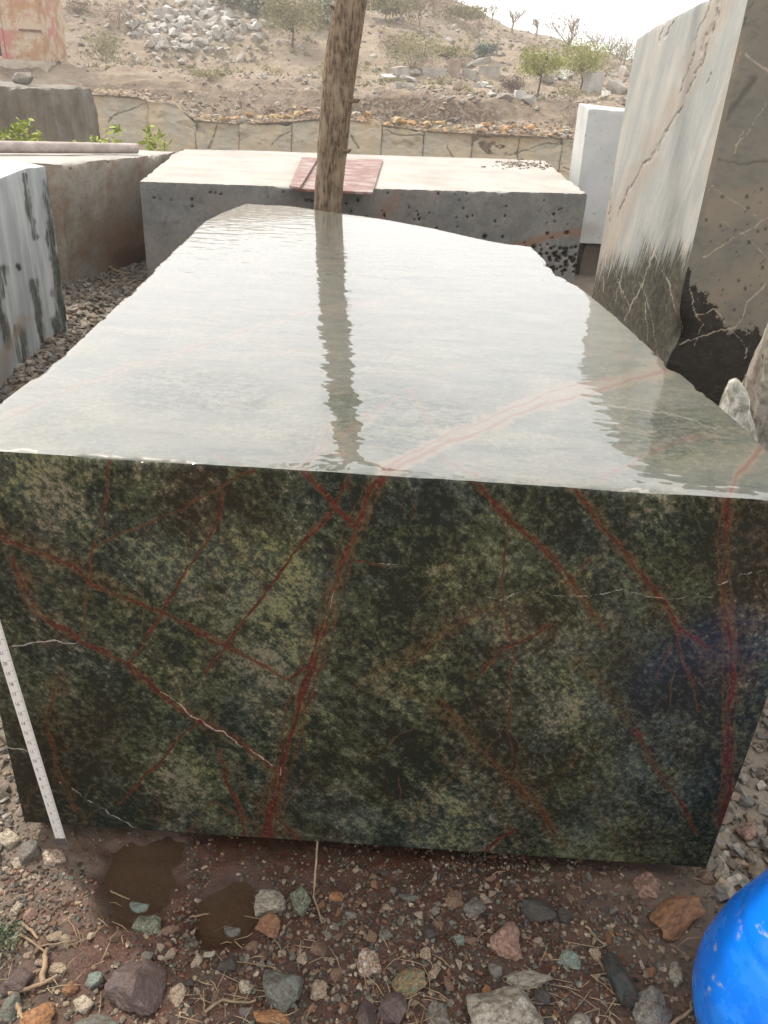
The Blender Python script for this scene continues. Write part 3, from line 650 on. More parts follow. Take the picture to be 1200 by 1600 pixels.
TONE = [(430, 875, 75, 1), (405, 935, 55, .8), (470, 910, 40, .6), (70, 780, 70, .5), (40, 740, 50, .4), (820, 1080, 70, .7), (900, 1000, 60, .5), (1010, 790, 60, .6), (560, 1250, 60, .6), (700, 1290, 90, .5),
        (300, 890, 60, .3), (560, 1000, 80, .35), (450, 800, 60, .4), (730, 770, 30, .6), (870, 1260, 60, .5), (1000, 1300, 60, .5), (100, 1060, 45, .5), (300, 1240, 50, .4), (780, 860, 60, .2), (960, 900, 40, .3),
        (210, 870, 50, .6), (400, 1120, 70, .3), (850, 1130, 50, .5), (980, 1230, 50, .4), (1080, 1180, 60, .25),
        (330, 1130, 60, -.9), (60, 1250, 75, -1.1), (200, 1110, 70, -.7), (860, 830, 50, -.5), (640, 830, 70, -.35), (1060, 1060, 60, -.7), (1110, 1180, 60, -.9), (1170, 1080, 60, -.8), (500, 760, 40, -.3),  # the blob where the drum mirrors paints its dark reflection into the tone
        (150, 1280, 90, -.9), (250, 1000, 50, -.5), (620, 1180, 70, -.2), (165, 760, 30, -.6), (940, 1060, 40, -.4), (760, 1200, 40, -.3), (120, 920, 50, -.4), (690, 760, 50, -.3), (1100, 850, 50, -.3)]
for pts_, w_, s_ in list(R1):
    if w_ > 5 and s_ > .6:
        for o_, ww in ((w_ * .8, 1.6), (-w_ * .9, 1.5)): R1.append(([(a + o_ + 3 * math.sin(i * 2.1 + o_), b + o_ * .4) for i, (a, b) in enumerate(pts_)], ww, .55))
hl = random.Random(17)
for _ in range(75):
    a, b, an, L_ = hl.uniform(-20, 1200), hl.uniform(740, 1330), hl.choice([1.1, 2.0, 1.3, .5, 2.2, .8]) + hl.gauss(0, .2), hl.uniform(40, 150)
    R1.append(([(a + t_ * L_ * math.cos(an) + hl.gauss(0, 4), b + t_ * L_ * math.sin(an) + hl.gauss(0, 4)) for t_ in (0, .25, .5, .75, 1)], hl.uniform(1.0, 1.7), hl.uniform(.0, .3)))
def paint_main(V, px, py, A):
    top = (np.arange(len(V)) < A['ntop']) if 'ntop' in A else (V[:, 2] > ZT - 1e-4)
    fr = (V[:, 1] < 1.36) & (V[:, 2] < ZT - 1e-5)
    v = A['vein']; tn = A['tone']
    i = np.where(V[:, 1] < 1.36)[0]; x = px[i]; y = py[i]
    isf = (V[i, 2] < ZT - 1e-5).astype(float)
    for pts, w, s in R1: v[i, 0] = np.maximum(v[i, 0], isf * (.38 + .62 * s) * stroke(x, y, pts, w * (.60 + .26 * s), 1.45, 1.0, int(pts[0][0]), .7 if w > 6 else 0))
    for pts, w, s in H1: v[i, 1] = np.maximum(v[i, 1], isf * s * stroke(x, y, pts, w * .85, 1.9, .5, int(pts[0][0])))
    for pts, w, s in W1: v[i, 2] = np.maximum(v[i, 2], isf * s * stroke(x, y, pts, w, 1.3, .5, int(pts[0][0])))
    for a, b, r, s in TONE: tn[i] += isf * s * 1.0 * blob(x, y, a, b, r * 1.15, int(a))
    tn[i] += isf * .25 * fbm(x / 60, y / 60, 4, 77)
    tn[i] = np.clip(tn[i], -1.1, .62)
    # streaky lower middle
    lm = isf * blob(x, y, 600, 1190, 170, 5) ; tn[i] += lm * 1.7 * fbm((x + y * .75) / 120, (y - x * .75) / 16, 4, 78)
    j = np.where(top)[0]; x = px[j]; y = py[j]
    nr = np.clip((y - 320) / 380, .12, 1)
    for pts, w, s in TR: v[j, 0] = np.maximum(v[j, 0], (.5 + .4 * s) * stroke(x, y, pts, w * .8, 1.7, .7, int(pts[0][0])))
    for pts, w, s in TH: v[j, 1] = np.maximum(v[j, 1], s * stroke(x, y, pts, w, 1.7, .5, int(pts[0][0])))
    for pts, w, s in [([(940, 632), (1050, 650), (1120, 668)], 1.6, .4), ([(0, 702), (60, 704)], 3, .7), ([(960, 763), (1030, 770)], 2.5, .6)]: v[j, 2] = np.maximum(v[j, 2], s * stroke(x, y, pts, w, 1.5, .6, 3))
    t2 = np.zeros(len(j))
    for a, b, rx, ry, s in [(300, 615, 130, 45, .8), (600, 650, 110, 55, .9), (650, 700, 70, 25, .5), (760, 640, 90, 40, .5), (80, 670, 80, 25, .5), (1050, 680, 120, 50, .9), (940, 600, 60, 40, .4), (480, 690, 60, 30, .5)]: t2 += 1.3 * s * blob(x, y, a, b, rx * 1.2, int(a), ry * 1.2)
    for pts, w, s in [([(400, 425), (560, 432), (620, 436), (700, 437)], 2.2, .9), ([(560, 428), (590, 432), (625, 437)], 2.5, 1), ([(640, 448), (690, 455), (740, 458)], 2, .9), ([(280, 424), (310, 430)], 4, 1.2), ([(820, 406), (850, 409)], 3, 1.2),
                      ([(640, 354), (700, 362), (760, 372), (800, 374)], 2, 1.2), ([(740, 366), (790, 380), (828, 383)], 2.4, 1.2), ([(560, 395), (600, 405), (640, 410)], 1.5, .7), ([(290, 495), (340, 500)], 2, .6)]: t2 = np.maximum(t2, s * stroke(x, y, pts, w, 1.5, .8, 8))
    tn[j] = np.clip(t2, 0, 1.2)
front = [(-.805, 1.303, ZT), (-.35, 1.300, ZT), (0, 1.298, ZT), (.45, 1.292, ZT), (.805, 1.289, ZT)]
right = [(.805, 1.289, ZT), (.783, 1.536, ZT), (.745, 2.0, ZT)] + [tuple(at_z(a, b, ZT)) for a, b in ((1040, 566), (960, 492), (905, 448), (880, 434), (868, 429), (850, 405), (830, 385))]
back = [tuple(at_z(a, b, ZT)) for a, b in ((318, 347), (345, 333), (365, 325), (385, 318), (450, 321), (520, 331), (600, 342), (680, 357), (740, 371), (790, 380), (830, 385))]
left = [(-.805, 1.303, ZT), (-.800, 1.6, ZT)] + [tuple(at_z(a, b, ZT)) for a, b in ((100, 554), (205, 455), (262, 400), (318, 347))]
M_front = mat_marble_front(); M_top = mat_marble_top()
M_side = mat_grey_face('rough_green_side', (.06, .065, .052), (.11, .105, .08), streak=(1, 1, 1))
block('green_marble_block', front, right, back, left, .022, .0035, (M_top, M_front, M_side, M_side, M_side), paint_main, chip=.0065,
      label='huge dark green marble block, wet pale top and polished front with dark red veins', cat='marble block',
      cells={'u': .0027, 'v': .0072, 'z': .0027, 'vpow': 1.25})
# two timber bearers hold the block off the mud
M_bearer = flat('soaked_timber', (.035, .022, .015), .8)
for yb in (1.75, 3.3):
    bm = bmesh.new(); box_bm(bm, (-.72, yb - .07, -.04), (.68, yb + .07, .0215), .006)
    link('timber_bearer', bm_mesh('timber_bearer', bm, [M_bearer]), label='dark soaked timber bearer in the gap under the green marble block', cat='bearer', group='bearers under the green block')

# ================================================================== OTHER BLOCKS
M_pale = mat_pale_top('pale_dusty_top'); M_pale2 = mat_pale_top('white_block_top', (.52, .52, .50), (.44, .45, .44))  # pale tops, the stone's own dusty colour
M_gh = mat_grey_face('pitted_grey_marble', (.120, .124, .122), (.190, .182, .168), rust=.12)
holes = [(300, 312, 4), (345, 303, 3), (483, 312, 4), (478, 313, 4), (487, 314, 4), (558, 313, 4), (548, 330, 3), (540, 318, 3), (655, 342, 4), (650, 330, 3), (653, 336, 3), (757, 370, 7), (730, 339, 3), (715, 355, 3), (738, 337, 3), (790, 322, 3),
         (865, 335, 4), (885, 364, 7), (855, 364, 4), (862, 372, 3), (866, 346, 3), (773, 346, 3), (875, 388, 5), (855, 382, 3), (855, 366, 4), (785, 370, 4), (820, 385, 3), (600, 335, 3), (682, 356, 3), (300, 323, 3), (520, 308, 3)]
hr = random.Random(5)
holes += [(hr.gauss(872, 22), hr.gauss(408, 14), hr.choice([3, 4, 5, 7])) for _ in range(75)] + [(hr.uniform(240, 910), hr.uniform(300, 390), hr.choice([2, 2, 3])) for _ in range(50)]
def paint_back(V, px, py, A):
    m = V[:, 2] < .9505
    for a, b, w in holes:
        near = (np.abs(px - a) < 12) & (np.abs(py - b) < 12)
        d = np.hypot((px - a) / w * 2, (py - b) / w * 2 * 1.1); h = (1 - sstep(.75, 1.25, d)) * near * (V[:, 2] < .94)
        A['vein'][:, 0] = np.maximum(A['vein'][:, 0], h)
    V[:, 1] += A['vein'][:, 0] * .03 * (V[:, 1] < 7.2)
    A['vein'][:, 1] = .7 * m * (stroke(px, py, [(790, 395), (850, 372), (905, 362)], 8, 2, .5, 3) + .6 * stroke(px, py, [(620, 300), (600, 340)], 14, 2, .5, 4))
zb = .95
P4 = lambda pts: [tuple(at_z(a, b, zb)) for a, b in pts]
block('pitted_grey_block', P4([(218, 283), (450, 291), (700, 297), (918, 302)]), [tuple(at_z(918, 302, zb)), tuple(at_z(882, 275, zb)), tuple(at_z(852, 251, zb))],
      P4([(288, 233), (400, 235), (620, 243), (790, 248), (852, 251)]), P4([(218, 283), (255, 253), (268, 241), (288, 233)]), -.03, .014, (M_pale, M_gh, M_gh, M_gh, M_gh), paint_back, chip=.012,
      label='wide grey block with drilled pits and a bleached dusty white top, behind the tree trunk', cat='stone block', cells={'u': .0095, 'z': .0095, 'v': .03})
M_str = mat_striped()
def paint_str(V, px, py, A):
    for pts, w in [([(40, 270), (45, 320), (54, 370)], 9), ([(76, 270), (80, 340), (84, 400), (92, 480), (106, 560)], 18),  ([(4, 420), (0, 480), (12, 540)], 14), ([(55, 440), (62, 500), (72, 560)], 13), ([(30, 520), (40, 590), (20, 640)], 24), ([(82, 500), (98, 540)], 16), ([(48, 570), (60, 600)], 22), ([(-40, 300), (-50, 600)], 20)]:
        A['vein'][:, 0] = np.maximum(A['vein'][:, 0], .85 * stroke(px, py, pts, w * .8, 2.4, .4, int(w)))
    A['vein'][:, 1] = stroke(px, py, [(30, 500), (10, 560), (0, 610)], 16, 2, .6, 4) * .8
    A['vein'][:, 2] = np.maximum.reduce([stroke(px, py, pts, w, 1.3, .7, 9) for pts, w in [([(27, 417), (29, 422)], 5), ([(104, 395), (103, 430), (106, 470), (106, 500)], 9), ([(97, 380), (104, 395)], 6)]])
    pass
zs = 1.045
block('striped_marble_block', [(-3.7, 3.0, zs), (-2.05, 3.0, zs)], [(-2.05, 3.0, zs), (-2.23, 4.65, 1.035), (-2.30, 5.22, zs), (-2.25, 5.40, zs)],
      [(-3.9, 5.9, zs), (-3.1, 5.85, zs), (-2.55, 5.66, zs), (-2.25, 5.40, zs)], [(-3.7, 3.0, zs), (-3.9, 5.9, zs)], -.04, .03, (M_pale2, M_str, M_str, M_str, M_str), paint_str, chip=.009,
      label='white marble block with dark grey vertical stripes at the left edge', cat='marble block', cells={'v': .014, 'z': .012, 'u': .04}, rough=.004)
M_brown = mat_grey_face('rusty_brown_marble', (.27, .24, .195), (.35, .32, .27), rust=.5)
def paint_brown(V, px, py, A):
    for a, b, w in [(110, 262, 5), (172, 253, 4), (168, 250, 3), (100, 310, 2)]: A['vein'][:, 0] = np.maximum(A['vein'][:, 0], 1 - sstep(.7, 1.3, np.hypot((px - a) / w * 2, (py - b) / w * 2)))
    A['vein'][:, 1] = .55 * blob(px, py, 195, 375, 60, 3, 60); A['vein'][:, 0] = np.maximum(A['vein'][:, 0], .6 * blob(px, py, 205, 405, 40, 4, 22))
block('rusty_brown_block', [(-4.4, 6.4, .945), (-2.62, 6.55, .945)], [(-2.62, 6.55, .945), (-2.30, 7.65, .945), (-2.18, 8.3, .945)], [(-4.4, 8.2, .945), (-2.18, 8.3, .945)],
      [(-4.4, 6.4, .945), (-4.4, 8.2, .945)], -.03, .03, (M_pale, M_brown, M_brown, M_brown, M_brown), paint_brown, chip=.02, rough=.02, shift=(-.12, .15),
      label='rusty brown stained block in the gap between the striped and the pitted grey block', cat='stone block', cells={'v': .016, 'z': .016})
M_sl = mat_slab_left(); M_sf = mat_slab_front()
def paint_slab(V, px, py, A):
    lf = (V[:, 0] < 1.275) & (V[:, 1] > 3.59); v = A['vein']
    seams = [([(1150, -90), (1125, 0), (1112, 40), (1097, 75), (1062, 150), (1030, 212), (1005, 262), (985, 300), (960, 340)], 30, .5), ([(1000, 262), (975, 330), (945, 400)], 20, .5), ([(1160, 60), (1120, 200), (1110, 320)], 14, .4), ([(930, 468), (960, 250)], 8, .6)]
    darks = [([(1150, -60), (1125, 0), (1112, 50), (1098, 80)], 12), ([(1108, 60), (1098, 95), (1085, 115)], 6), ([(1064, 170), (1048, 192), (1032, 222), (1016, 248), (1005, 258)], 11), ([(1085, 120), (1070, 150)], 3), ([(1112, 115), (1104, 130)], 2.5),
             ([(1052, 35), (1040, 60)], 4), ([(1108, 0), (1085, 75), (1060, 150)], 1.8), ([(1175, 0), (1160, 40)], 2.5), ([(983, 292), (970, 325)], 4), ([(1005, 255), (980, 300), (965, 340)], 1.8), ([(962, 250), (950, 345)], 2.2), ([(1038, 40), (1030, 70)], 1.8)]
    whites = [([(1068, 205), (1078, 250), (1086, 272), (1060, 330), (1035, 365), (1018, 395)], 4), ([(1088, 270), (1110, 300)], 2.5), ([(1018, 395), (1040, 430), (1052, 460), (1060, 520)], 2.6), ([(1018, 395), (1005, 440), (985, 480), (975, 500)], 4), ([(985, 480), (965, 440)], 2), ([(1030, 370), (1010, 330)], 2),
              ([(1100, 200), (1125, 160), (1160, 80)], 2), ([(940, 455), (950, 400)], 2.5), ([(1000, 440), (1020, 500), (1030, 560)], 1.6), ([(960, 410), (975, 470)], 1.6), ([(1012, 330), (1018, 395)], 2), ([(978, 410), (962, 470)], 1.6), ([(1008, 470), (1014, 540)], 1.6)]
    L = lf
    for pts, w, s in seams: v[:, 1] = np.maximum(v[:, 1], L * s * stroke(px, py, pts, w, 1.8, .6, int(w)))
    for pts, w in darks: v[:, 0] = np.maximum(v[:, 0], L * stroke(px, py, pts, w * .45, 1.7, 1.1, 4))
    for pts, w in whites: v[:, 2] = np.maximum(v[:, 2], L * .7 * stroke(px, py, pts, w * .42, 1.7, .9, 5))
    line = np.interp(px, [900, 930, 960, 985, 1010, 1035, 1060, 1090], [455, 440, 418, 425, 398, 412, 402, 425])
    w1 = L * sstep(-110, 80, py - line)
    v[:, 1] = np.maximum(v[:, 1], L * .9 * sstep(430, 450, py) * sstep(1048, 1062, px))
    A['tone'][:] = w1
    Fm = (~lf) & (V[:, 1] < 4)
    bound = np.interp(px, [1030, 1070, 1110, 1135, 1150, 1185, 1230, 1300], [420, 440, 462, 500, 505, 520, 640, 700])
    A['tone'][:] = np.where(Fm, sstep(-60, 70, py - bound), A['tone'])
    for pts, w in [([(1075, 450), (1085, 490), (1098, 505), (1085, 540)], 3), ([(1085, 490), (1120, 485), (1150, 520), (1168, 545), (1160, 560)], 3.2), ([(1098, 525), (1150, 510), (1170, 470), (1200, 440)], 4), ([(1040, 540), (1098, 525)], 3), ([(1110, 290), (1140, 310), (1190, 345)], 3), ([(1130, 345), (1200, 400)], 3), ([(1150, 230), (1200, 160)], 2), ([(1168, 85), (1200, 115)], 12), ([(1100, 400), (1200, 340)], 3), ([(1160, 200), (1150, 240)], 2)]:
        v[:, 2] = np.maximum(v[:, 2], Fm * .7 * stroke(px, py, pts, w * .5, 1.6, .8, 6))
    for pts, w in [([(1100, 480), (1200, 420)], 40), ([(1110, 330), (1200, 310)], 50)]: v[:, 1] = np.maximum(v[:, 1], Fm * .5 * stroke(px, py, pts, w, 1.8, .6, 7))
    rr = random.Random(3)
    for k in range(60):
        a, b, w = rr.uniform(1100, 1200), rr.uniform(290, 560), rr.choice([2, 3, 3, 5, 6]); v[:, 0] = np.maximum(v[:, 0], Fm * (1 - sstep(.6, 1.2, np.hypot((px - a) / w * 2, (py - b) / w * 1.5))))
    v[:, 0] = np.maximum(v[:, 0], Fm * .6 * np.maximum(stroke(px, py, [(1115, 250), (1150, 255), (1200, 250)], 3, 2, .6, 8), stroke(px, py, [(1180, 120), (1120, 200)], 5, 3, .6, 8)))
    V[:, 0] += np.where(lf, .004 * v[:, 0], 0)
    # broken corner low down
    br = np.exp(-((V[:, 2] - .68) / .09) ** 2) + .7 * np.exp(-((V[:, 2] - .42) / .06) ** 2)
    ed = np.exp(-(np.abs(V[:, 0] - 1.25) + np.abs(V[:, 1] - 3.6)) / .05) * (V[:, 2] < 1.2); V[:, 0] += .045 * br * ed; V[:, 1] += .02 * br * ed
tl = at_y(992, 60, 4.9)
tz = lambda a, b, y: float(at_y(a, b, y)[2])
block('tall_marble_slab', [(1.252, 3.6, tz(1185, -36, 3.6)), (2.0, 3.6, 2.25), (3.4, 3.7, 2.3)], [(3.4, 3.7, 2.3), (3.3, 5.0, 2.1)],
      [(1.175, 4.9, tz(992, 60, 4.9)), (3.3, 5.0, 2.1)], [(1.252, 3.6, tz(1185, -36, 3.6)), (1.235, 3.9, tz(1130, -10, 3.9)), (1.212, 4.3, tz(1065, 20, 4.3)), (1.195, 4.6, tz(1030, 38, 4.6)), (1.175, 4.9, tz(992, 60, 4.9))], -.03, .011,
      (M_pale2, M_sf, M_sf, M_sl, M_sl), paint_slab, chip=.009, label='tallest standing marble block at the right, pale streaked side and shaded grey brown face', cat='marble block', cells={'u': .0065, 'v': .0065, 'z': .0058})
def paint_none(V, px, py, A): pass
M_wface = mat_pale_top('white_marble_face', (.47, .48, .475), (.40, .41, .40))
wb = [(1.66, 8.3, 1.515), (2.75, 8.4, 1.50)]
block('white_marble_block', wb, [(2.75, 8.4, 1.5), (2.8, 9.4, 1.5)], [(1.75, 9.3, 1.55), (2.8, 9.4, 1.5)], [(1.66, 8.3, 1.515), (1.75, 9.3, 1.55)], .33, .02, (M_pale2, M_wface, M_wface, M_wface, M_wface), paint_none, chip=.008, rough=.006, shift=(.03, 0),
      label='plain white marble block between the pitted grey block and the tall slab', cat='marble block')
M_dk = mat_grey_face('weathered_dark_stone', (.10, .085, .065), (.16, .14, .11), streak=(1, 1, .2))
block('stone_plinth', [(1.85, 8.45, .327), (2.7, 8.5, .327)], [(2.7, 8.5, .327), (2.7, 9.2, .327)], [(1.9, 9.15, .327), (2.7, 9.2, .327)], [(1.85, 8.45, .327), (1.9, 9.15, .327)], -.03, .05, (M_dk,) * 5, paint_none, chip=.02, rough=.03,
      label='low dark rock carrying the plain white marble block', cat='rock')
block('weathered_dark_block', [(-9.5, 11.7, 1.42), (-7, 12, 1.40), (-4.78, 12.0, 1.33)], [(-4.78, 12, 1.33), (-4.70, 13.4, 1.35)], [(-9.5, 14, 1.4), (-4.7, 13.4, 1.35)], [(-9.5, 11.7, 1.42), (-9.5, 14, 1.4)], -.04, .04, (M_dk,) * 5, paint_none, chip=.05, rough=.06,
      label='weathered dark stained block behind the seedlings in the upper left', cat='stone block')
o = link('dark_boulder', rock(61, 16, 1, .06, mats=[M_dk]), loc=at_y(36, 128, 12.5) + np.array([0, 0, .04]), scale=(.34, .3, .2), label='small dark boulder on the edge of the weathered dark block, upper left', cat='rock')

# pole lying on the brown block
v, q = tube([(-3.35, 7.0, 1.0), (-2.9, 7.3, 1.0), (-2.38, 7.72, .995)], [.047, .045, .042], 14)
nv = len(v); me = np_mesh('fallen_pole', v, q, mats=[flat('faded_pole_paint', (.36, .30, .27), .6, .2, 9)])
pole = link('fallen_pole', me, label='faded round pole lying on top of the rusty brown block', cat='pole')
for end in (0, nv - 14):
    bm = bmesh.new(); bm.faces.new([bm.verts.new(p) for p in v[end:end + 14]]); link('end_cap', bm_mesh('end_cap', bm, [me.materials[0]]), parent=pole)

# two rust red sheets on the pitted block
t = NT('scuffed_red_primer'); n_ = t.noise(7, 6, .65)
M_red = t.out(t.mix(t.ramp(n_, .46, .62), t.mix(t.ramp(t.noise(20, 5), .4, .6), (.155, .070, .056), (.225, .105, .085)), (.30, .235, .21)), .55, t.bump(n_, .2, .003))
def sheet(px4, z, th, label, seam=False):
    c = [at_z(a, b, z) for a, b in px4]; bm = bmesh.new()
    tp = [bm.verts.new(p) for p in c]; lo = [bm.verts.new(p - np.array([0, 0, th])) for p in c]
    bm.faces.new(tp); bm.faces.new(lo[::-1])
    for i in range(4): bm.faces.new((tp[i], lo[i], lo[(i + 1) % 4], tp[(i + 1) % 4]))
    bmesh.ops.recalc_face_normals(bm, faces=bm.faces)
    return link('red_sheet', bm_mesh('red_sheet', bm, [M_red]), label=label, cat='metal sheet')
sheet([(465, 295), (582, 300.5), (598, 249), (488, 246)], .968, .015, 'wide scuffed red metal sheet lying on the pitted grey block behind the trunk')
sheet([(452, 290), (468, 293), (497, 246.5), (472, 245)], .990, .012, 'narrow red strip overlapping the left side of the wide red sheet')

# ================================================================== TREE TRUNK beside the block
M_bark = mat_bark()
tree = link('tree', None, loc=(-.42, 4.9, 0), label='leaning bare tree with fissured brown bark standing right behind the green block', cat='tree')
tc = [at_y(511.5, 330, 4.9), at_y(517, 260, 4.9), at_y(522, 200, 4.9), at_y(529, 130, 4.9), at_y(537, 70, 4.9), at_y(548, 0, 4.9)]
tw = [19.5, 20.5, 22, 23.5, 24, 23]
pts = [tc[0] + (tc[0] - tc[2]) * 2.6 + np.array([.02, 0, 0])] + [tc[0] + (tc[0] - tc[2]) * 1.2] + tc
k0 = 5.0 / 1250
rad = [.10, .084] + [w * k0 * .96 for w in tw]
top = tc[-1]; d = (tc[-1] - tc[-3]); d = d / np.linalg.norm(d)
pts += [top + d * .3, top + d * .65]; rad += [.084, .088]
pts = np.array(pts); n_s = 150; pp = poly_at(pts, n_s); dd = np.r_[0, np.cumsum(np.linalg.norm(np.diff(pts, axis=0), axis=1))]
rr_ = np.interp(np.linspace(0, dd[-1], n_s), dd, rad)
na = 64; a = np.linspace(0, 2 * np.pi, na, endpoint=False)[None, :]; hgt = np.linspace(0, dd[-1], n_s)[:, None]
rad2 = rr_[:, None] * (1 + .05 * np.sin(a * 2 + hgt * 2.1) + .07 * fbm(a * 1.3 + 3 * np.sin(a), hgt * 1.8, 3, 90) + .075 * fbm(np.abs(a - np.pi) * 7, hgt * 3.2, 3, 91) + .05 * fbm(np.abs(a - np.pi) * 3, hgt * 9, 3, 92))
P = np.stack([pp[:, None, 0] + rad2 * np.cos(a), pp[:, None, 1] + rad2 * np.sin(a), pp[:, None, 2] + 0 * a], -1) - np.array([-.42, 4.9, 0])
qi = np.arange(n_s - 1)[:, None] * na; k = np.arange(na)[None, :]; k2 = (k + 1) % na
Q = np.stack([qi + k, qi + k2, qi + na + k2, qi + na + k], -1).reshape(-1, 4)
link('trunk', np_mesh('trunk', P.reshape(-1, 3), Q, mats=[M_bark]), parent=tree)
TB = np.array([-.42, 4.9, 0]); tp = pp[-1] - TB
def branch_pts(p, d, L, r, rnd, n=7, up=.15):
    out = [np.array(p)]; d = np.array(d, float); d /= np.linalg.norm(d)
    for i in range(n):
        d = d + np.array([rnd.gauss(0, .12), rnd.gauss(0, .12), up * .3 + rnd.gauss(0, .06)]); d /= np.linalg.norm(d); out.append(out[-1] + d * L / n)
    return out, [r * (1 - .75 * i / n) for i in range(n + 1)]
rb = random.Random(4)
for dvec, L, r in (((-.62, .1, .75), 1.6, .052), ((.55, -.05, .8), 1.7, .058), ((.02, .4, 1), 1.5, .05)):
    bp, br = branch_pts(tp - np.array([0, 0, .05]), dvec, L, r, rb); pr_ = [tube(bp, br, 12)]
    for j in range(7):
        i = rb.randint(2, 7); sp, sr = branch_pts(bp[i], (rb.uniform(-1, 1), rb.uniform(-1, 1), rb.uniform(.2, .9)), rb.uniform(.4, .9), br[i] * .5, rb, 5)
        pr_.append(tube(sp, sr, 6))
    vv, qq = join(pr_); link('limb', np_mesh('limb', vv, qq, mats=[M_bark]), parent=tree)
for (a_, b_, dx) in ((545, 236, 1), (521, 12, -1), (558, 158, 1)):     # snapped twig stubs on the trunk
    p = at_y(a_, b_, 4.85) - TB; vv, qq = tube([p - np.array([dx * .05, 0, 0]), p + np.array([0, 0, .0]), p + np.array([dx * .014, -.01, .008])], [.014, .011, .004], 7)
    link('twig_stub', np_mesh('twig_stub', vv, qq, mats=[M_bark]), parent=tree)

# ================================================================== BROKEN BOULDERS at the right edge
M_bb = mat_hero_stone('broken_green_marble', (.155, .155, .12), (.29, .27, .215), .35, (.36, .33, .29), .35)
M_bs = mat_hero_stone('broken_pale_marble', (.20, .205, .165), (.36, .34, .29), .35, (.46, .44, .40), .6)
def lump(name, outline, Y, depth, mat, label, seed, cat='boulder', z0=-.05):
    """a broken boulder: the convex body through a front outline [(left px, right px, y px)] with real depth, then chipped"""
    r = random.Random(seed); bm = bmesh.new(); pts = []
    for a, b, yy_ in outline:
        w = b - a
        for f_, g_, dn in ((0, .25, 0), (.35, -.05, 8), (1, .3, 0), (.25, .95, 14), (.8, .9, 14)):
            q_ = at_y(a + w * f_, yy_ + dn, Y + depth * (g_ + r.uniform(-.08, .08))); pts.append(tuple(q_))
    l0, r0_ = pts[-5][0], pts[-3][0]
    for x_ in (l0, r0_): pts += [(x_, Y, z0), (x_, Y + depth, z0)]
    o_ = Vector((sum(p[0] for p in pts) / len(pts), Y + depth / 2, 0))
    for p in pts: bm.verts.new(Vector(p) - o_)
    res = bmesh.ops.convex_hull(bm, input=bm.verts)
    bmesh.ops.delete(bm, geom=[g for g in res['geom_interior'] if isinstance(g, bmesh.types.BMVert)], context='VERTS')
    for _ in range(6):
        es = [e for e in bm.edges if e.calc_length() > .022]
        if not es: break
        bmesh.ops.subdivide_edges(bm, edges=es, cuts=1); bmesh.ops.triangulate(bm, faces=[f for f in bm.faces if len(f.verts) > 3])
    for _ in range(2): bmesh.ops.smooth_vert(bm, verts=bm.verts, factor=.4, use_axis_x=True, use_axis_y=True, use_axis_z=True)
    bm.normal_update(); P = np.array([v.co for v in bm.verts])
    u_ = P[:, 0] * 6 + P[:, 1] * 3.1; w_ = P[:, 2] * 6 - P[:, 1] * 4
    d = .022 * (np.round(fbm(u_, w_, 3, seed) * 4 + .5) / 4 * .6 + fbm(u_, w_, 3, seed) * .4) + .006 * fbm(u_ * 6, w_ * 6, 3, seed + 2)
    for v, dd in zip(bm.verts, d): v.co += v.normal * float(dd)
    return link(name, bm_mesh(name, bm, [mat], False), loc=o_, label=label, cat=cat)
lump('broken_boulder', [(1205, 1225, 495), (1180, 1300, 560), (1166, 1330, 610), (1158, 1340, 660), (1158, 1340, 720)], 2.15, .5, M_bb, 'taller jagged grey green boulder at the right edge behind the green block', 7)
lump('broken_boulder', [(1141, 1150, 592), (1130, 1163, 615), (1124, 1170, 640), (1120, 1178, 690), (1118, 1190, 760)], 1.98, .15, M_bs, 'small pale pointed boulder between the green block and the jagged boulder', 19)

# ================================================================== TAPE MEASURE in front of the block
t = NT('off_white_tape'); M_tape = t.out(t.mix(t.noise(40, 3), (.52, .49, .46), (.60, .57, .54)), .45, None, .4)
M_ink = flat('tape_ink', (.06, .06, .065), .6, .1)
b0 = at_y(97, 1318, 1.235); b1 = at_y(-3, 985, 1.262); dirn = (b1 - b0) / np.linalg.norm(b1 - b0)
tape_len = 1.12; wd = np.cross(dirn, np.array([0, 1, .0])); wd /= np.linalg.norm(wd); nrm = np.cross(wd, dirn); 
if nrm[1] > 0: nrm = -nrm
if wd[0] < 0: wd = -wd
Rm = Matrix((tuple(wd), tuple(dirn), tuple(np.cross(wd, dirn)))).transposed()
zdir = np.cross(wd, dirn); fs = 1 if zdir[1] < 0 else -1
tape = link('tape_measure', None, loc=b0, label='off white tape measure with inch marks stretched up the left of the green block', cat='tape measure')
tape.rotation_euler = Rm.to_euler()
TW = .0118
nl = 60; V = []; Q = []
for i in range(nl + 1):
    s = i / nl * tape_len
    for k in range(7):
        u_ = (k / 6 - .5) * 2; bow = (1 - u_ * u_) * .0016 * fs
        V.append((u_ * TW, s, bow + .003 * math.sin(s * 3) * fs))
V = np.array(V); Q = grid_q(nl + 1, 7)
if fs > 0: Q = Q[:, ::-1]
V2 = V.copy(); V2[:, 2] -= .0004 * fs
link('blade', np_mesh('blade', np.concatenate([V, V2]), np.concatenate([Q, Q[:, ::-1] + len(V)]), mats=[M_tape]), parent=tape)
bm = bmesh.new()
def mark(bm, x0, x1, s, w):
    off = lambda u_: ((1 - (u_ / TW) ** 2) * .0016 + .003 * math.sin(s * 3) + .00035) * fs
    bm.faces.new([bm.verts.new(p) for p in ((x0, s - w, off(x0)), (x1, s - w, off(x1)), (x1, s + w, off(x1)), (x0, s + w, off(x0)))])
for k in range(1, int(tape_len / .003175)):
    s = k * .003175; ln_ = .0085 if k % 8 == 0 else .0056 if k % 4 == 0 else .0035
    mark(bm, TW - ln_, TW - .0003, s, .00042 if k % 8 == 0 else .00028)
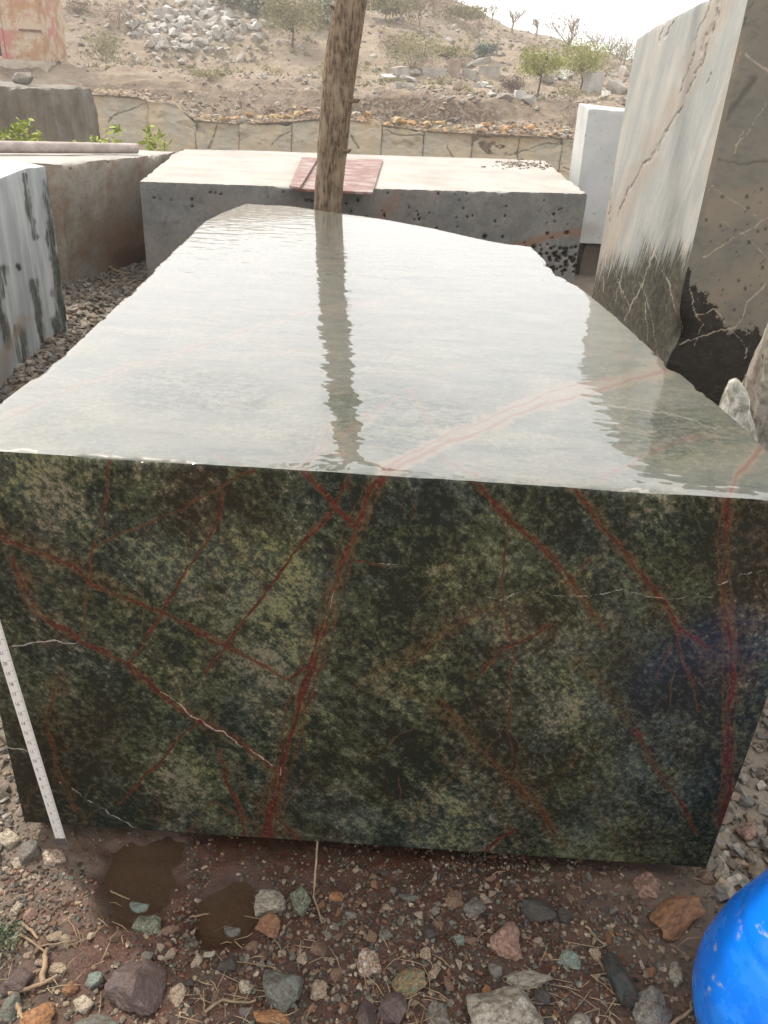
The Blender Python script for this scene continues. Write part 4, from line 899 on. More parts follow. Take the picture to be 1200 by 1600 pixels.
link('graduation_marks', bm_mesh('graduation_marks', bm, [M_ink]), parent=tape)
def text_arrays(body, size):
    c = bpy.data.curves.new('numeral', 'FONT'); c.body = body; c.size = size; c.align_x = 'CENTER'; c.align_y = 'CENTER'; c.resolution_u = 2
    o = bpy.data.objects.new('numeral', c); COL.objects.link(o); bpy.context.view_layer.update()
    me = o.to_mesh(); me = me.copy() if False else bpy.data.meshes.new_from_object(o); bpy.data.objects.remove(o); bpy.data.curves.remove(c); return me
num = bmesh.new()
for k in range(1, 43):
    me = text_arrays(str(k), .0125); s = k * .0254; 
    tmp = bmesh.new(); tmp.from_mesh(me); 
    for v_ in tmp.verts:
        x_ = v_.co.x * .8 * fs if fs > 0 else v_.co.x * .8
        v_.co = Vector((x_ - .0035, v_.co.y + s - .007, ((1 - ((x_ - .0035) / TW) ** 2) * .0016 + .003 * math.sin(s * 3) + .0005) * fs))
    m2 = bpy.data.meshes.new('n'); tmp.to_mesh(m2); tmp.free(); num.from_mesh(m2); bpy.data.meshes.remove(m2); bpy.data.meshes.remove(me)
link('numerals', bm_mesh('numerals', num, [M_ink]), parent=tape)
bm = bmesh.new(); box_bm(bm, (-TW, -.004, -.002), (TW, .0015, .004), .0008); box_bm(bm, (-TW, -.004, .001 * fs), (TW, .018, .0032 * fs + .0004), .0003)
link('end_hook', bm_mesh('end_hook', bm, [flat('steel', (.25, .25, .25), .3, .1, Metallic=.9)]), parent=tape)

# ================================================================== BLUE PLASTIC DRUM
t = NT('scuffed_blue_plastic'); n_ = t.noise(9, 6, .7); x_ = t.xyz()
sc_ = t.ramp(t.noise(26, 7, .75, t.map(sc=(1, 1, .35))), .60, .68); pc = t.ramp(n_, .52, .58)
zz_ = t.math('MULTIPLY', pc, t.ramp(x_[2], .42, .15))
c = t.mix(t.math('MULTIPLY', zz_, .6), (.003, .165, .74), (.02, .22, .76)); c = t.mix(t.math('MULTIPLY', sc_, .55), c, (.16, .30, .62)); c = t.mix(t.math('MULTIPLY', t.attr('scratch'), t.ramp(t.noise(60, 6, .75), .40, .6)), c, (.36, .38, .40))
M_blue = t.out(c, t.mix(pc, (.22,) * 3, (.38,) * 3), t.bump(n_, .12, .01), .5)
prof = [(0, .225, 0), (.015, .240, 0), (.08, .252, 0), (.16, .250, 0), (.24, .232, 0), (.31, .205, 0), (.37, .172, 0), (.42, .135, 0), (.455, .095, 0), (.475, .05, 0), (.48, .02, 0)]
BX, BY = .935, .92
pz = np.array([p[0] for p in prof]); pr2 = np.array([p[1] for p in prof])
nz = 170; na = 260; th_ = np.linspace(0, 1, nz); dd = np.r_[0, np.cumsum(np.hypot(np.diff(pz), np.diff(pr2)))]
zz = np.interp(th_ * dd[-1], dd, pz)[:, None]; rr2 = np.interp(th_ * dd[-1], dd, pr2)
ker = np.ones(9) / 9; rr2 = np.convolve(np.pad(rr2, 4, 'edge'), ker, 'valid')[:, None]
a = np.linspace(0, 2 * np.pi, na, endpoint=False)[None, :]
rr3 = rr2 * (1 + .03 * np.cos(2 * a + .6) + .09 * np.abs(np.cos(2 * a + .35)) ** 1.5 - .03 + .012 * np.cos(3 * a + zz * 5) + .012 * fbm(a * 1.5, zz * 7, 3, 66) - .02 * np.exp(-((zz - .30) / .012) ** 2) * .6)
P = np.stack([rr3 * np.cos(a) - .05 * zz, rr3 * np.sin(a), zz + 0 * a], -1).reshape(-1, 3)
qi = np.arange(nz - 1)[:, None] * na; k = np.arange(na)[None, :]; k2 = (k + 1) % na
Q = np.stack([qi + k, qi + k2, qi + na + k2, qi + na + k], -1).reshape(-1, 4)
drum = link('plastic_drum', None, loc=(BX, BY, -.02), label='scuffed bright blue plastic drum with rounded shoulders in the lower right corner', cat='drum')
qx, qy = to_px(P + np.array([BX, BY, -.02])); scr = np.zeros(len(P))
for pts_, w_ in [([(1172, 1374), (1160, 1402)], 9), ([(1158, 1408), (1157, 1425)], 5), ([(1156, 1440), (1153, 1466)], 8), ([(1118, 1526), (1130, 1544)], 8), ([(1108, 1542), (1104, 1554)], 8), ([(1186, 1445), (1193, 1460)], 9), ([(1120, 1425), (1135, 1430)], 6), ([(1115, 1455), (1118, 1480)], 6)]:
    scr = np.maximum(scr, stroke(qx, qy, pts_, w_ * .55, 1.6, .5, 3) * (P[:, 1] < .05))
link('body', np_mesh('body', P, Q, attrs={'scratch': scr}, mats=[M_blue]), parent=drum)
bm = bmesh.new(); bmesh.ops.create_cone(bm, cap_ends=True, segments=32, radius1=.055, radius2=.05, depth=.04, matrix=Matrix.Translation((-.03, 0, .49)))
link('screw_cap', bm_mesh('screw_cap', bm, [M_blue], True), parent=drum)

# ================================================================== STONES of the foreground, each one its own
HM = {}
def hm(key):
    if key not in HM:
        d = dict(greygreen=((.085, .098, .082), (.140, .145, .118), .5, None), green=((.05, .085, .055), (.13, .16, .10), .6, (.26, .25, .18)), orange=((.27, .11, .035), (.34, .17, .07), .5, None),
                 tan=((.27, .20, .13), (.38, .30, .22), .4, None), cream=((.36, .30, .22), (.48, .41, .31), .4, None), white=((.38, .33, .27), (.50, .44, .36), .4, (.32, .13, .06)), grey=((.12, .115, .10), (.20, .185, .155), .45, None),
                 dark=((.022, .024, .022), (.05, .052, .045), .6, None), teal=((.012, .022, .022), (.022, .035, .034), .5, None), brown=((.13, .075, .045), (.20, .125, .08), .5, None), rust=((.20, .09, .04), (.26, .13, .065), .45, None),
                 purple=((.065, .045, .042), (.11, .08, .075), .6, None), pink=((.25, .14, .10), (.32, .20, .15), .4, None), light=((.25, .225, .175), (.34, .31, .25), .3, None), mint=((.15, .20, .17), (.21, .26, .22), .5, None), mixed=((.06, .09, .05), (.13, .15, .09), .5, (.30, .15, .06)))[key]
        HM[key] = mat_hero_stone(key + '_stone', *d)
    return HM[key]
heroes = [  # px, py, width px, height px, colour, depth ratio, tilt, label
    (441, 1520, 78, 88, 'greygreen', .8, 0, 'largest grey green triangular stone in the mud below the middle of the block'),
    (424, 1578, 62, 30, 'orange', .7, .1, 'orange stone peeping out under the big triangular stone'),
    (418, 1392, 64, 56, 'light', .7, .4, 'grey tan stone close under the block beside the upright green stone'),
    (467, 1395, 36, 56, 'green', .7, 0, 'upright mottled green stone just below the red vein of the block'),
    (414, 1432, 50, 44, 'rust', .7, .3, 'rust brown stone in front of the grey tan stone'),
    (580, 1487, 44, 54, 'white', .8, .5, 'whitish stone with an orange patch in the middle of the mud'),
    (527, 1388, 28, 17, 'orange', .6, 0, 'small flat orange stone on bare red mud below the block'),
    (645, 1522, 66, 46, 'mixed', .6, -.5, 'dark green stone with an orange end right of the whitish stone'),
    (677, 1506, 24, 30, 'tan', .7, .2, 'small tan stone touching the dark green stone'),
    (711, 1394, 32, 30, 'brown', .8, .3, 'small brown stone left of a round grey one under the block'),
    (743, 1404, 36, 36, 'grey', .9, 0, 'round grey stone under the block right of a brown one'),
    (793, 1452, 56, 62, 'pink', .7, .3, 'pinkish brown rounded stone right of the middle'),
    (776, 1499, 27, 36, 'grey', .8, .1, 'small grey stone below the pinkish brown stone'),
    (788, 1566, 122, 104, 'light', .8, .2, 'biggest pale rough stone at the bottom edge'),
    (840, 1408, 74, 44, 'dark', .6, .2, 'dark stone with a tan cap near the bottom edge of the block'),
    (882, 1420, 28, 32, 'dark', .8, 0, 'small black stone at the right end of the dark capped stone'),
    (888, 1485, 46, 34, 'mint', .7, .3, 'small smooth green stone left of the black upright stone'),
    (826, 1511, 84, 38, 'light', .6, 0, 'flat pale slab of stone above the biggest pale stone'),
    (973, 1508, 44, 94, 'teal', .6, -.25, 'black upright splinter of stone in the lower right'),
    (1068, 1412, 112, 58, 'rust', .6, -.45, 'large flat rust brown stone left of the blue drum'),
    (1012, 1368, 48, 48, 'pink', .7, .2, 'brown stone half under the bottom edge of the block beside the rust brown one'),
    (1022, 1562, 66, 72, 'grey', .8, .3, 'grey angular stone with a chipped white rim left of the blue drum'),
    (1060, 1508, 24, 44, 'light', .7, .1, 'slim pale stone between the blue drum and the grey angular stone'),
    (908, 1592, 66, 40, 'light', .8, -.2, 'pale flat stone cut by the bottom edge of the picture'),
    (215, 1393, 38, 30, 'mint', .8, 0, 'smooth grey green pebble between the two puddles'),
    (228, 1432, 46, 42, 'green', .6, .5, 'green and brown flat stone between the two puddles'),
    (146, 1522, 32, 30, 'mint', .9, 0, 'round teal green pebble near the lower left'),
    (126, 1561, 38, 32, 'cream', .8, 0, 'round cream pebble near the lower left'),
    (271, 1543, 36, 38, 'tan', .7, .5, 'tan wedge shaped stone right of the purple brown stone'),
    (386, 1531, 30, 24, 'cream', .8, .3, 'cream pebble left of the largest grey green stone'),
    (216, 1525, 92, 84, 'purple', .8, .2, 'wide dark purple brown stone below the left puddle'),
    (91, 1505, 32, 20, 'tan', .7, .2, 'flat yellowish pebble above the teal green pebble'),
    (22, 1411, 22, 26, 'cream', .8, 0, 'pale pebble at the left edge above the twigs'),
    (45, 1422, 22, 22, 'pink', .8, 0, 'pink pebble near the left edge'),
    (152, 1592, 76, 40, 'greygreen', .7, .1, 'grey stone cut by the bottom edge at the left'),
    (58, 1580, 62, 50, 'orange', .7, .3, 'orange brown stone in the lower left corner'),
    (362, 1430, 34, 32, 'grey', .8, 0, 'grey lump of grit at the right end of the right puddle'),
    (354, 1498, 28, 36, 'dark', .7, .4, 'dark stone below the right puddle'),
    (42, 1319, 38, 44, 'grey', .9, 0, 'grey rounded stone at the lower left corner of the block'),
    (8, 1302, 42, 34, 'cream', .8, 0, 'pale stone at the left edge beside the corner of the block'),
    (22, 1336, 24, 22, 'cream', .5, .6, 'thin cream flake below the grey corner stone'),
    (84, 1326, 44, 34, 'white', .8, .2, 'white stone right under the end of the tape measure'),
    (575, 1580, 32, 66, 'purple', .8, 0, 'purple stone at the bottom edge below the whitish stone'),
    (618, 1565, 52, 52, 'purple', .8, .4, 'dark brown rounded stone below the dark green stone'),
    (683, 1574, 42, 50, 'grey', .7, -.3, 'grey stone left of the biggest pale stone'),
    (1130, 1346, 27, 42, 'light', .8, 0, 'pale grey stone between the block corner and the blue drum'),
    (1158, 1340, 30, 24, 'tan', .8, 0, 'small tan stone above the blue drum'),
    (1108, 1362, 28, 26, 'brown', .8, 0, 'brown pebble at the lower right corner of the block'),
    (735, 1455, 26, 20, 'brown', .8, 0, 'flat brown pebble left of the pinkish brown stone'),
    (603, 1452, 22, 22, 'grey', .8, 0, 'small grey pebble above the whitish stone'),
    (672, 1448, 26, 24, 'dark', .8, .3, 'black pebble right of the whitish stone'),
    (718, 1458, 24, 20, 'mint', .8, 0, 'small green pebble between the black pebble and the pinkish stone'),
    (760, 1538, 24, 26, 'orange', .8, 0, 'small orange brown stone above the biggest pale stone'),
    (500, 1532, 30, 40, 'tan', .7, .5, 'tan flake right of the largest grey green stone'),
    (498, 1470, 28, 24, 'brown', .8, 0, 'brown pebble above the largest grey green stone'),
    (852, 1545, 30, 30, 'dark', .8, 0, 'dark pebble right of the biggest pale stone'),
    (20, 1520, 60, 44, 'purple', .8, 0, 'dark stone at the left edge below the green tuft'),
    (15, 1562, 34, 44, 'greygreen', .7, 0, 'grey stone in the bottom left corner'),
    (108, 1534, 26, 26, 'rust', .8, 0, 'small rust brown pebble left of the teal green one'),
    (180, 1548, 22, 20, 'cream', .8, 0, 'tiny cream pebble on the purple brown stone side'),
    (640, 1390, 40, 18, 'greygreen', .6, 0, 'thin grey green flake lying under the middle of the block'),
    (1172, 1290, 40, 40, 'pink', .8, 0, 'pinkish clod right of the block above the drum'),
    (1150, 1235, 34, 20, 'tan', .8, 0, 'flat tan stone on the dirt right of the block'),
]
protos = [rock(300 + i, 15, 3, .10, .35, False) for i in range(12)]
taken = []
for i, (a, b, w, h, key, dr, tl_, lab) in enumerate(heroes):
    p = at_z(a, b + h * .22, 0); k = (np.array([0, p[1], 0]) - cC) @ cf + 0; sx = w * k / 1250
    sd = h * k / 1250
    me = protos[i % 12].copy(); me.materials.clear(); me.materials.append(hm(key))
    zc = float(gz(p[0], p[1])); H_ = sd * (.62 if dr < .75 else .75)
    link('stone', me, loc=(p[0], p[1] + sd * .05, zc + H_ * .12), rot=(RND.uniform(-.15, .15), RND.uniform(-.15, .15), -tl_ + RND.uniform(-.1, .1)), scale=(sx * 1.12, sd * 1.12, H_ * 1.15), label=lab, cat='stone')
    taken.append((p[0], p[1], max(sx, sd) * .5))
# medium pebbles: same look, countable, grouped by colour
small = [rock(400 + i, 13, 1, .10, .4, False) for i in range(10)]
kinds = [('tan', 'small tan pebble pressed into the red mud in front of the block', 'tan pebbles in the mud', 90), ('brown', 'small brown pebble pressed into the red mud in front of the block', 'brown pebbles in the mud', 120),
         ('grey', 'small grey pebble pressed into the red mud in front of the block', 'grey pebbles in the mud', 70), ('cream', 'small cream pebble pressed into the red mud in front of the block', 'cream pebbles in the mud', 26),
         ('dark', 'small blackish pebble pressed into the red mud in front of the block', 'blackish pebbles in the mud', 36), ('rust', 'small rust coloured pebble pressed into the red mud in front of the block', 'rust pebbles in the mud', 44)]
for key, lab, grp, cnt in kinds:
    variants = []
    for m_ in small:
        m_ = m_.copy(); m_.materials.clear(); m_.materials.append(hm(key)); variants.append(m_)
    got = 0; tries = 0
    while got < cnt and tries < 4000:
        tries += 1; a = RND.uniform(5, 1195); b = 1340 + 255 * RND.random() ** .8
        p = at_z(a, b, 0); s = (.011 + .026 * RND.random() ** 1.7) * (1 if b > 1430 else .7)
        if any(math.hypot(p[0] - q[0], p[1] - q[1]) < q[2] + s * .42 for q in taken): continue
        if any(math.hypot((p[0] - c[0]) / c[2], (p[1] - c[1]) / c[3]) < 1.1 for c in PUD): continue
        if math.hypot(p[0] - BX, p[1] - BY) < .27: continue
        taken.append((p[0], p[1], s * .42)); got += 1
        link('pebble', RND.choice(variants), loc=(p[0], p[1], float(gz(p[0], p[1])) + s * .05), rot=(RND.uniform(-.4, .4), RND.uniform(-.4, .4), RND.uniform(0, 6.28)), scale=(s * RND.uniform(.9, 1.5), s, s * RND.uniform(.5, .8)), label=lab, cat='pebble', group=grp)
# twigs and straw
M_twig = flat('dry_twig', (.24, .165, .10), .8, .3); M_straw = flat('dry_straw', (.30, .22, .13), .8, .3)
twigs = [([(35, 1440), (60, 1468)], 5, 'short twig leaning in the pile at the left edge'), ([(28, 1455), (72, 1490)], 4, 'thin twig crossing the left pile of twigs'), ([(68, 1530), (70, 1490), (74, 1480)], 8, 'thick broken twig standing out of the left pile'),
         ([(12, 1548), (55, 1540), (90, 1520)], 6, 'long pale twig running right from the lower left corner'), ([(22, 1562), (36, 1590)], 7, 'stubby twig in the lower left corner'), ([(320, 1578), (345, 1560), (385, 1562), (400, 1558)], 4, 'bent twig near the bottom below the right puddle'),
         ([(296, 1425), (318, 1414), (326, 1408)], 3, 'tiny twig floating on the right puddle'), ([(495, 1335), (491, 1400), (500, 1432), (505, 1438)], 3.4, 'thin red brown stem leaning on the foot of the block'), ([(1045, 1598), (1080, 1575), (1086, 1560)], 5, 'curved twig beside the blue drum'),
         ([(918, 1440), (935, 1460), (948, 1470)], 3, 'small twig above the black splinter'), ([(640, 1575), (636, 1590), (642, 1555)], 3, 'straw tip at the bottom edge'), ([(170, 1380), (200, 1390)], 2.5, 'thin twig at the edge of the left puddle'),
         ([(60, 1478), (88, 1474), (118, 1468)], 3, 'thin twig pointing right from the left pile')]
for pts_, w, lab in twigs:
    P = [at_z(a, b, 0) for a, b in pts_]
    for j_, p in enumerate(P): p[2] = float(gz(p[0], p[1])) + .008 + .004 * (j_ % 2)
    if 'leaning on the foot' in lab: P[0][2] = .045
    P = poly_at(P, 9); P[:, 0] += [RND.gauss(0, .0012) for _ in P]; P[:, 1] += [RND.gauss(0, .0012) for _ in P]
    vv, qq = tube(list(P), [w * .0016 * .5 * (1 - .04 * i) for i in range(9)], 7)
    link('twig', np_mesh('twig', vv, qq, mats=[M_twig]), label=lab, cat='twig')
pr_ = []
for _ in range(230):
    cxy = RND.choice([(920, 1540, 60, 40), (460, 1470, 70, 25), (640, 1560, 50, 40), (60, 1480, 60, 40), (350, 1560, 70, 30), (1130, 1300, 30, 60), (600, 1470, 330, 70)])
    a = RND.gauss(cxy[0], cxy[2]); b = min(1600, max(1350, RND.gauss(cxy[1], cxy[3]))); p = at_z(a, b, 0); L = RND.uniform(.01, .04); an = RND.uniform(0, 3.14)
    z = float(gz(p[0], p[1])) + .004; q_ = [(p[0] - L * math.cos(an), p[1] - L * math.sin(an) * .7, z), (p[0] + RND.gauss(0, .003), p[1] + RND.gauss(0, .003), z + RND.uniform(.003, .009)), (p[0] + L * math.cos(an), p[1] + L * math.sin(an) * .7, z + RND.uniform(0, .006))]
    pr_.append(tube(q_, [.0006, .0009, .0005], 4))
vv, qq = join(pr_); link('straw_litter', np_mesh('straw_litter', vv, qq, mats=[M_straw]), kind='stuff')
# a stem lying on the gravel in the gap
vv, qq = tube([at_z(163, 412, .05), at_z(180, 422, .06), at_z(200, 428, .03)], [.008, .007, .004], 6)
link('twig', np_mesh('twig', vv, qq, mats=[M_straw]), label='bleached bent stick on the gravel in front of the rusty brown block', cat='twig')

# ================================================================== LEAVES, BUSHES, TREES
def leaves(n, c, r, s, rnd, clumps=9, fill=.35):
    """leaf sized quads in uneven clumps through an ellipsoid"""
    rg_ = np.random.RandomState(rnd); cl = rg_.normal(0, 1, (clumps, 3)); cl /= np.linalg.norm(cl, axis=1)[:, None]; cl *= rg_.uniform(.25, .85, (clumps, 1))
    k = rg_.randint(0, clumps, n); p = cl[k] + rg_.normal(0, .22, (n, 3)); u_ = rg_.uniform(-1, 1, (n, 3)); p = np.where((rg_.rand(n) < fill)[:, None], u_ * .8, p)
    p = p * np.array(r) + np.array(c); a = rg_.normal(0, 1, (n, 3)); a /= np.linalg.norm(a, axis=1)[:, None]; b = rg_.normal(0, 1, (n, 3)); b -= (a * b).sum(1)[:, None] * a; b /= np.linalg.norm(b, axis=1)[:, None]
    sz = s * rg_.uniform(.6, 1.4, (n, 1)); V = np.stack([p - a * sz, p - b * sz * .45, p + a * sz, p + b * sz * .45], 1).reshape(-1, 3)
    return V, np.arange(n * 4).reshape(-1, 4)
def twiggy(base, hgt, spread, rnd, n_main=4, sub=5, r=.03, depth=3, droop=.0):
    rn = random.Random(rnd); out = []
    def grow(p, d, L, rad_, lev):
        pts, rr__ = branch_pts(p, d, L, rad_, rn, 5, .35 - droop); out.append(tube(pts, rr__, 5 if lev else 7))
        if lev >= depth: return
        for _ in range(sub):
            i = rn.randint(2, 5); dd_ = (np.array(pts[i]) - np.array(pts[i - 1])); dd_ = dd_ / np.linalg.norm(dd_) + np.array([rn.gauss(0, .6), rn.gauss(0, .6), rn.uniform(-.1, .4)])
            grow(pts[i], dd_, L * rn.uniform(.45, .7), rad_ * .5, lev + 1)
    for _ in range(n_main):
        grow(base, (rn.gauss(0, spread), rn.gauss(0, spread), 1), hgt * rn.uniform(.5, .75), r, 1)
    return join(out)
M_tw = flat('pale_bark', (.23, .18, .14), .9); M_tb = flat('dark_bark', (.12, .09, .07), .9)
LM = {'lime': mat_leaf('lime_leaf', (.24, .25, .07), (.34, .34, .11)), 'olive': mat_leaf('olive_leaf', (.20, .19, .09), (.30, .27, .14)), 'dull': mat_leaf('dull_leaf', (.11, .13, .08), (.19, .19, .12)), 'dry': mat_leaf('dry_leaf', (.26, .19, .14), (.34, .26, .20)), 'purple': mat_leaf('purple_leaf', (.13, .085, .08), (.20, .14, .125)), 'fresh': mat_leaf('fresh_leaf', (.22, .27, .05), (.33, .37, .10)), 'sage': mat_leaf('sage_leaf', (.12, .15, .12), (.19, .21, .16))}
def tree_at(name, bx, by, Y, top_y, cw, trunk_top, leafm, n, label, cat, rnd, fallen=False, bark=None, group=None, multi=False, ls=.05, tw_=None, fill=.35, bare=False):
    n = int(n * 1.7); ls *= 1.35
    if Y >= 33:
        pd = drop(bx, by, 31.5); Y = float(pd[1]) if pd is not None else 75.0
    k = 1.0 / 1250 * (Y * .883 + .5); x0 = at_y(bx, by, Y)[0]; zg = float(hz(x0, Y)) if Y >= 30 else float(gz(x0, Y)); zt = at_y(bx, top_y, Y)[2]
    H_ = max(zt - zg, .3); r = cw * k / 2; o = link(name, None, loc=(x0, Y, zg), label=label, cat=cat, group=group); zc = at_y(bx, trunk_top, Y)[2] - zg
    zc = max(zc, H_ * .12); rn = random.Random(rnd); bk = bark or M_tw; rt = tw_ or max(.02, H_ * .02)
    if not multi:
        pts = [(0, 0, -.1), (rn.gauss(0, .03), 0, zc * .5), (rn.gauss(0, .05), 0, zc), (0, 0, zc + H_ * .15)]; v_, q_ = tube(pts, [rt * 1.4, rt * 1.1, rt * .9, rt * .5], 8); link('trunk', np_mesh('trunk', v_, q_, mats=[bk]), parent=o)
        st = (0, 0, zc)
    else: st = (0, 0, -.05)
    v_, q_ = twiggy(st, (H_ - st[2]) * (1.0 if bare else .85), .5 if not multi else .75, rnd, 5 if not multi else 8, 5, rt * .55, 3 if bare or n < 500 else 2)
    m = np.hypot(v_[:, 0], v_[:, 1]); v_[:, 2] = st[2] + (v_[:, 2] - st[2]) * min(1.0, (H_ - st[2]) / max(.01, np.percentile(v_[:, 2], 99.5) - st[2])); sc__ = min(1.6, r / max(.01, np.percentile(m, 97))); v_[:, 0] *= sc__; v_[:, 1] *= sc__
    link('branches', np_mesh('branches', v_, q_, mats=[bk]), parent=o)
    if n:
        lo_ = zc if not multi else H_ * .12
        v_, q_ = leaves(n, (0, 0, (H_ + lo_) / 2), (r * 1.15, r * 1.15, (H_ - lo_) / 2 * 1.12), ls, rnd, 13, fill); v_[:, 2] = np.maximum(v_[:, 2], .02)
        link('crown', np_mesh('crown', v_, q_, mats=[LM[leafm]], smooth=False), parent=o)
    return o
T = tree_at
T('tree', 838, 158, 33.2, 74, 68, 118, 'lime', 1500, 'small lime green tree on the terrace, the left one of the two slim green trees', 'tree', 1, bark=M_tb, ls=.035)
T('tree', 905, 146, 37, 66, 78, 112, 'lime', 1700, 'lime green tree beside the white marble block, right one of the two slim green trees', 'tree', 2, bark=M_tb, ls=.04)
T('tree', 457, 76, 48, -18, 100, 50, 'olive', 2300, 'yellowish many stemmed tree on the slope left of the trunk', 'tree', 3, bark=M_tb, ls=.05)
T('tree', 602, 35, 62, -22, 90, 18, 'olive', 1500, 'yellowish tree high on the slope just right of the trunk', 'tree', 4, ls=.07)
T('bush', 645, 108, 39, 52, 90, 95, 'olive', 1500, 'wide pale olive bush behind the broken stones right of the trunk', 'bush', 5, multi=True, ls=.035)
T('bare_tree', 655, 42, 66, -12, 90, 25, 'dry', 700, 'leafless brown tree on the slope between two yellowish trees', 'tree', 6, ls=.05, bare=True)
T('bare_tree', 697, 30, 74, -20, 55, 20, 'dry', 250, 'bare pinkish tree on the skyline where the sky begins', 'tree', 7, ls=.05, bare=True)
T('tree', 725, 40, 74, 10, 70, 30, 'olive', 1300, 'pale green tree on the skyline right of the bare pinkish one', 'tree', 8, ls=.06)
T('bare_tree', 768, 45, 76, -5, 45, 25, 'dry', 0, 'thin bare tree standing tall against the white sky', 'tree', 9, bare=True)
T('bare_tree', 800, 52, 70, 10, 44, 36, 'dry', 0, 'slim bare tree on the ridge right of the thin tall one', 'tree', 41, bare=True, tw_=.07)
T('bare_tree', 838, 58, 70, 28, 40, 44, 'dry', 80, 'small bare tree on the ridge above the left lime green tree', 'tree', 42, bare=True, tw_=.06, ls=.035)
T('bare_tree', 676, 26, 72, -24, 60, 10, 'dry', 120, 'bare tree on the slope just left of the open sky', 'tree', 43, bare=True, tw_=.08, ls=.04)
T('bare_tree', 950, 98, 60, 50, 44, 80, 'dry', 60, 'thin bare tree between the spindly sapling and the bushy tree', 'tree', 44, bare=True, tw_=.05, ls=.03)
T('bare_tree', 748, 66, 60, 28, 50, 50, 'dry', 200, 'low bare tree below the skyline left of the dark bush', 'tree', 10, bare=True, ls=.04)
T('bare_tree', 884, 102, 50, 16, 84, 70, 'dry', 350, 'biggest bare tree reaching into the sky behind the green trees', 'tree', 11, bare=True, ls=.035)
T('bare_tree', 930, 96, 60, 42, 50, 78, 'dry', 150, 'bare tree right of the biggest bare one, near the tall slab', 'tree', 12, bare=True, ls=.035)
T('tree', 968, 106, 44, 66, 66, 96, 'olive', 1100, 'yellow green bushy tree against the edge of the tall slab', 'tree', 13, ls=.04, bark=M_tw)
T('bare_tree', 975, 100, 55, 44, 30, 80, 'dry', 0, 'spindly bare sapling next to the tall slab', 'tree', 14, bare=True)
T('bush', 800, 146, 34, 118, 38, 140, 'purple', 900, 'small purplish brown bush left of the slim green trees', 'bush', 15, multi=True, ls=.022)
T('bush', 758, 92, 50, 66, 36, 88, 'sage', 700, 'dark grey green round bush on the slope below the skyline', 'bush', 16, multi=True, ls=.05)
T('bush', 705, 92, 46, 70, 60, 88, 'olive', 700, 'low yellowish bush behind the upright pink stone block', 'bush', 17, multi=True, ls=.04)
T('bush', 162, 96, 36, 46, 56, 88, 'olive', 900, 'pale yellow green bush at the foot of the rubble slope on the left', 'bush', 18, multi=True, ls=.03)
T('bush', 185, 44, 50, 4, 60, 40, 'dry', 600, 'dry brush on the slope above the pale yellow green bush', 'bush', 19, multi=True, ls=.04)
T('bush', 325, 126, 33.5, 108, 52, 124, 'olive', 700, 'low strip of greenish weeds on the ledge at centre left', 'bush', 20, multi=True, ls=.02)
T('bush', 405, 26, 60, -8, 46, 22, 'sage', 900, 'green bush at the top edge left of the yellowish tree', 'bush', 21, multi=True, ls=.06)
T('bush', 498, 44, 58, -4, 50, 40, 'dull', 900, 'green bush directly left of the tree trunk near the top edge', 'bush', 22, multi=True, ls=.06)
T('bush', 360, 14, 64, -14, 40, 10, 'dull', 500, 'small green bush at the top edge above the rubble', 'bush', 23, multi=True, ls=.06)
T('bush', 120, 24, 60, -2, 40, 20, 'dry', 350, 'dry bush near the top edge right of the rusty cabin', 'bush', 24, multi=True, ls=.05)
T('bush', 612, 80, 50, 56, 44, 76, 'dry', 400, 'dry bush on the ledge just right of the trunk', 'bush', 25, multi=True, ls=.04)
T('bare_tree', 378, 178, 31, 150, 20, 170, 'dry', 60, 'small dry stalk on the lip of the quarry face', 'plant', 26, bare=True, ls=.02)
T('bare_tree', 897, 196, 31.4, 140, 56, 185, 'dry', 160, 'thorny leafless shrub on the lip of the quarry face beside the white marble block', 'shrub', 27, bare=True, ls=.02, multi=True)
def seedling(bx, by, Y, top_y, w, n, label, rnd, m='fresh', base=None):
    k = (Y * .883 + .3) / 1250; p = at_y(bx, by, Y); zt = at_y(bx, top_y, Y)[2]; rn = random.Random(rnd); o = link('seedling', None, loc=(p[0], Y, 0), label=label, cat='plant'); H_ = zt; r = w * k / 2
    st = []; lf = []
    for s_ in range(max(2, n // 26)):
        q_ = [(rn.uniform(-r, r) * .5, rn.uniform(-.1, .1), -.02), (rn.uniform(-r, r) * .8, rn.uniform(-.12, .12), H_ * .6), (rn.uniform(-r, r), rn.uniform(-.12, .12), H_ * rn.uniform(.85, 1.02))]
        st.append(tube(poly_at(q_, 6), [.012, .010, .008, .007, .005, .003], 5))
    tips = [s[0][-5:].mean(0) for s in st]
    rg_ = np.random.RandomState(rnd); V = []; 
    for i in range(n):
        tpt = tips[i % len(tips)]; c_ = tpt + np.array([rg_.normal(0, r * .25), rg_.normal(0, .08), -abs(rg_.normal(0, H_ * .09))]); a_ = rg_.normal(0, 1, 3); a_[2] = abs(a_[2]) * .4 + .1; a_ /= np.linalg.norm(a_); b_ = np.cross(a_, rg_.normal(0, 1, 3)); b_ /= np.linalg.norm(b_); s_ = rg_.uniform(.022, .045)
        V += [c_ - a_ * s_ * .2, c_ + a_ * s_ - b_ * s_ * .5, c_ + a_ * 2.2 * s_, c_ + a_ * s_ + b_ * s_ * .5]
    vv, qq = join(st); link('stem', np_mesh('stem', vv, qq, mats=[M_tw]), parent=o)
    link('foliage', np_mesh('foliage', np.array(V), np.arange(len(V)).reshape(-1, 4), mats=[LM[m]], smooth=False), parent=o)
seedling(14, 240, 9.3, 198, 62, 230, 'bright green seedling at the left edge in front of the weathered dark block', 31)
seedling(38, 235, 9.6, 186, 46, 150, 'second bright green seedling, right beside the one at the left edge', 36)
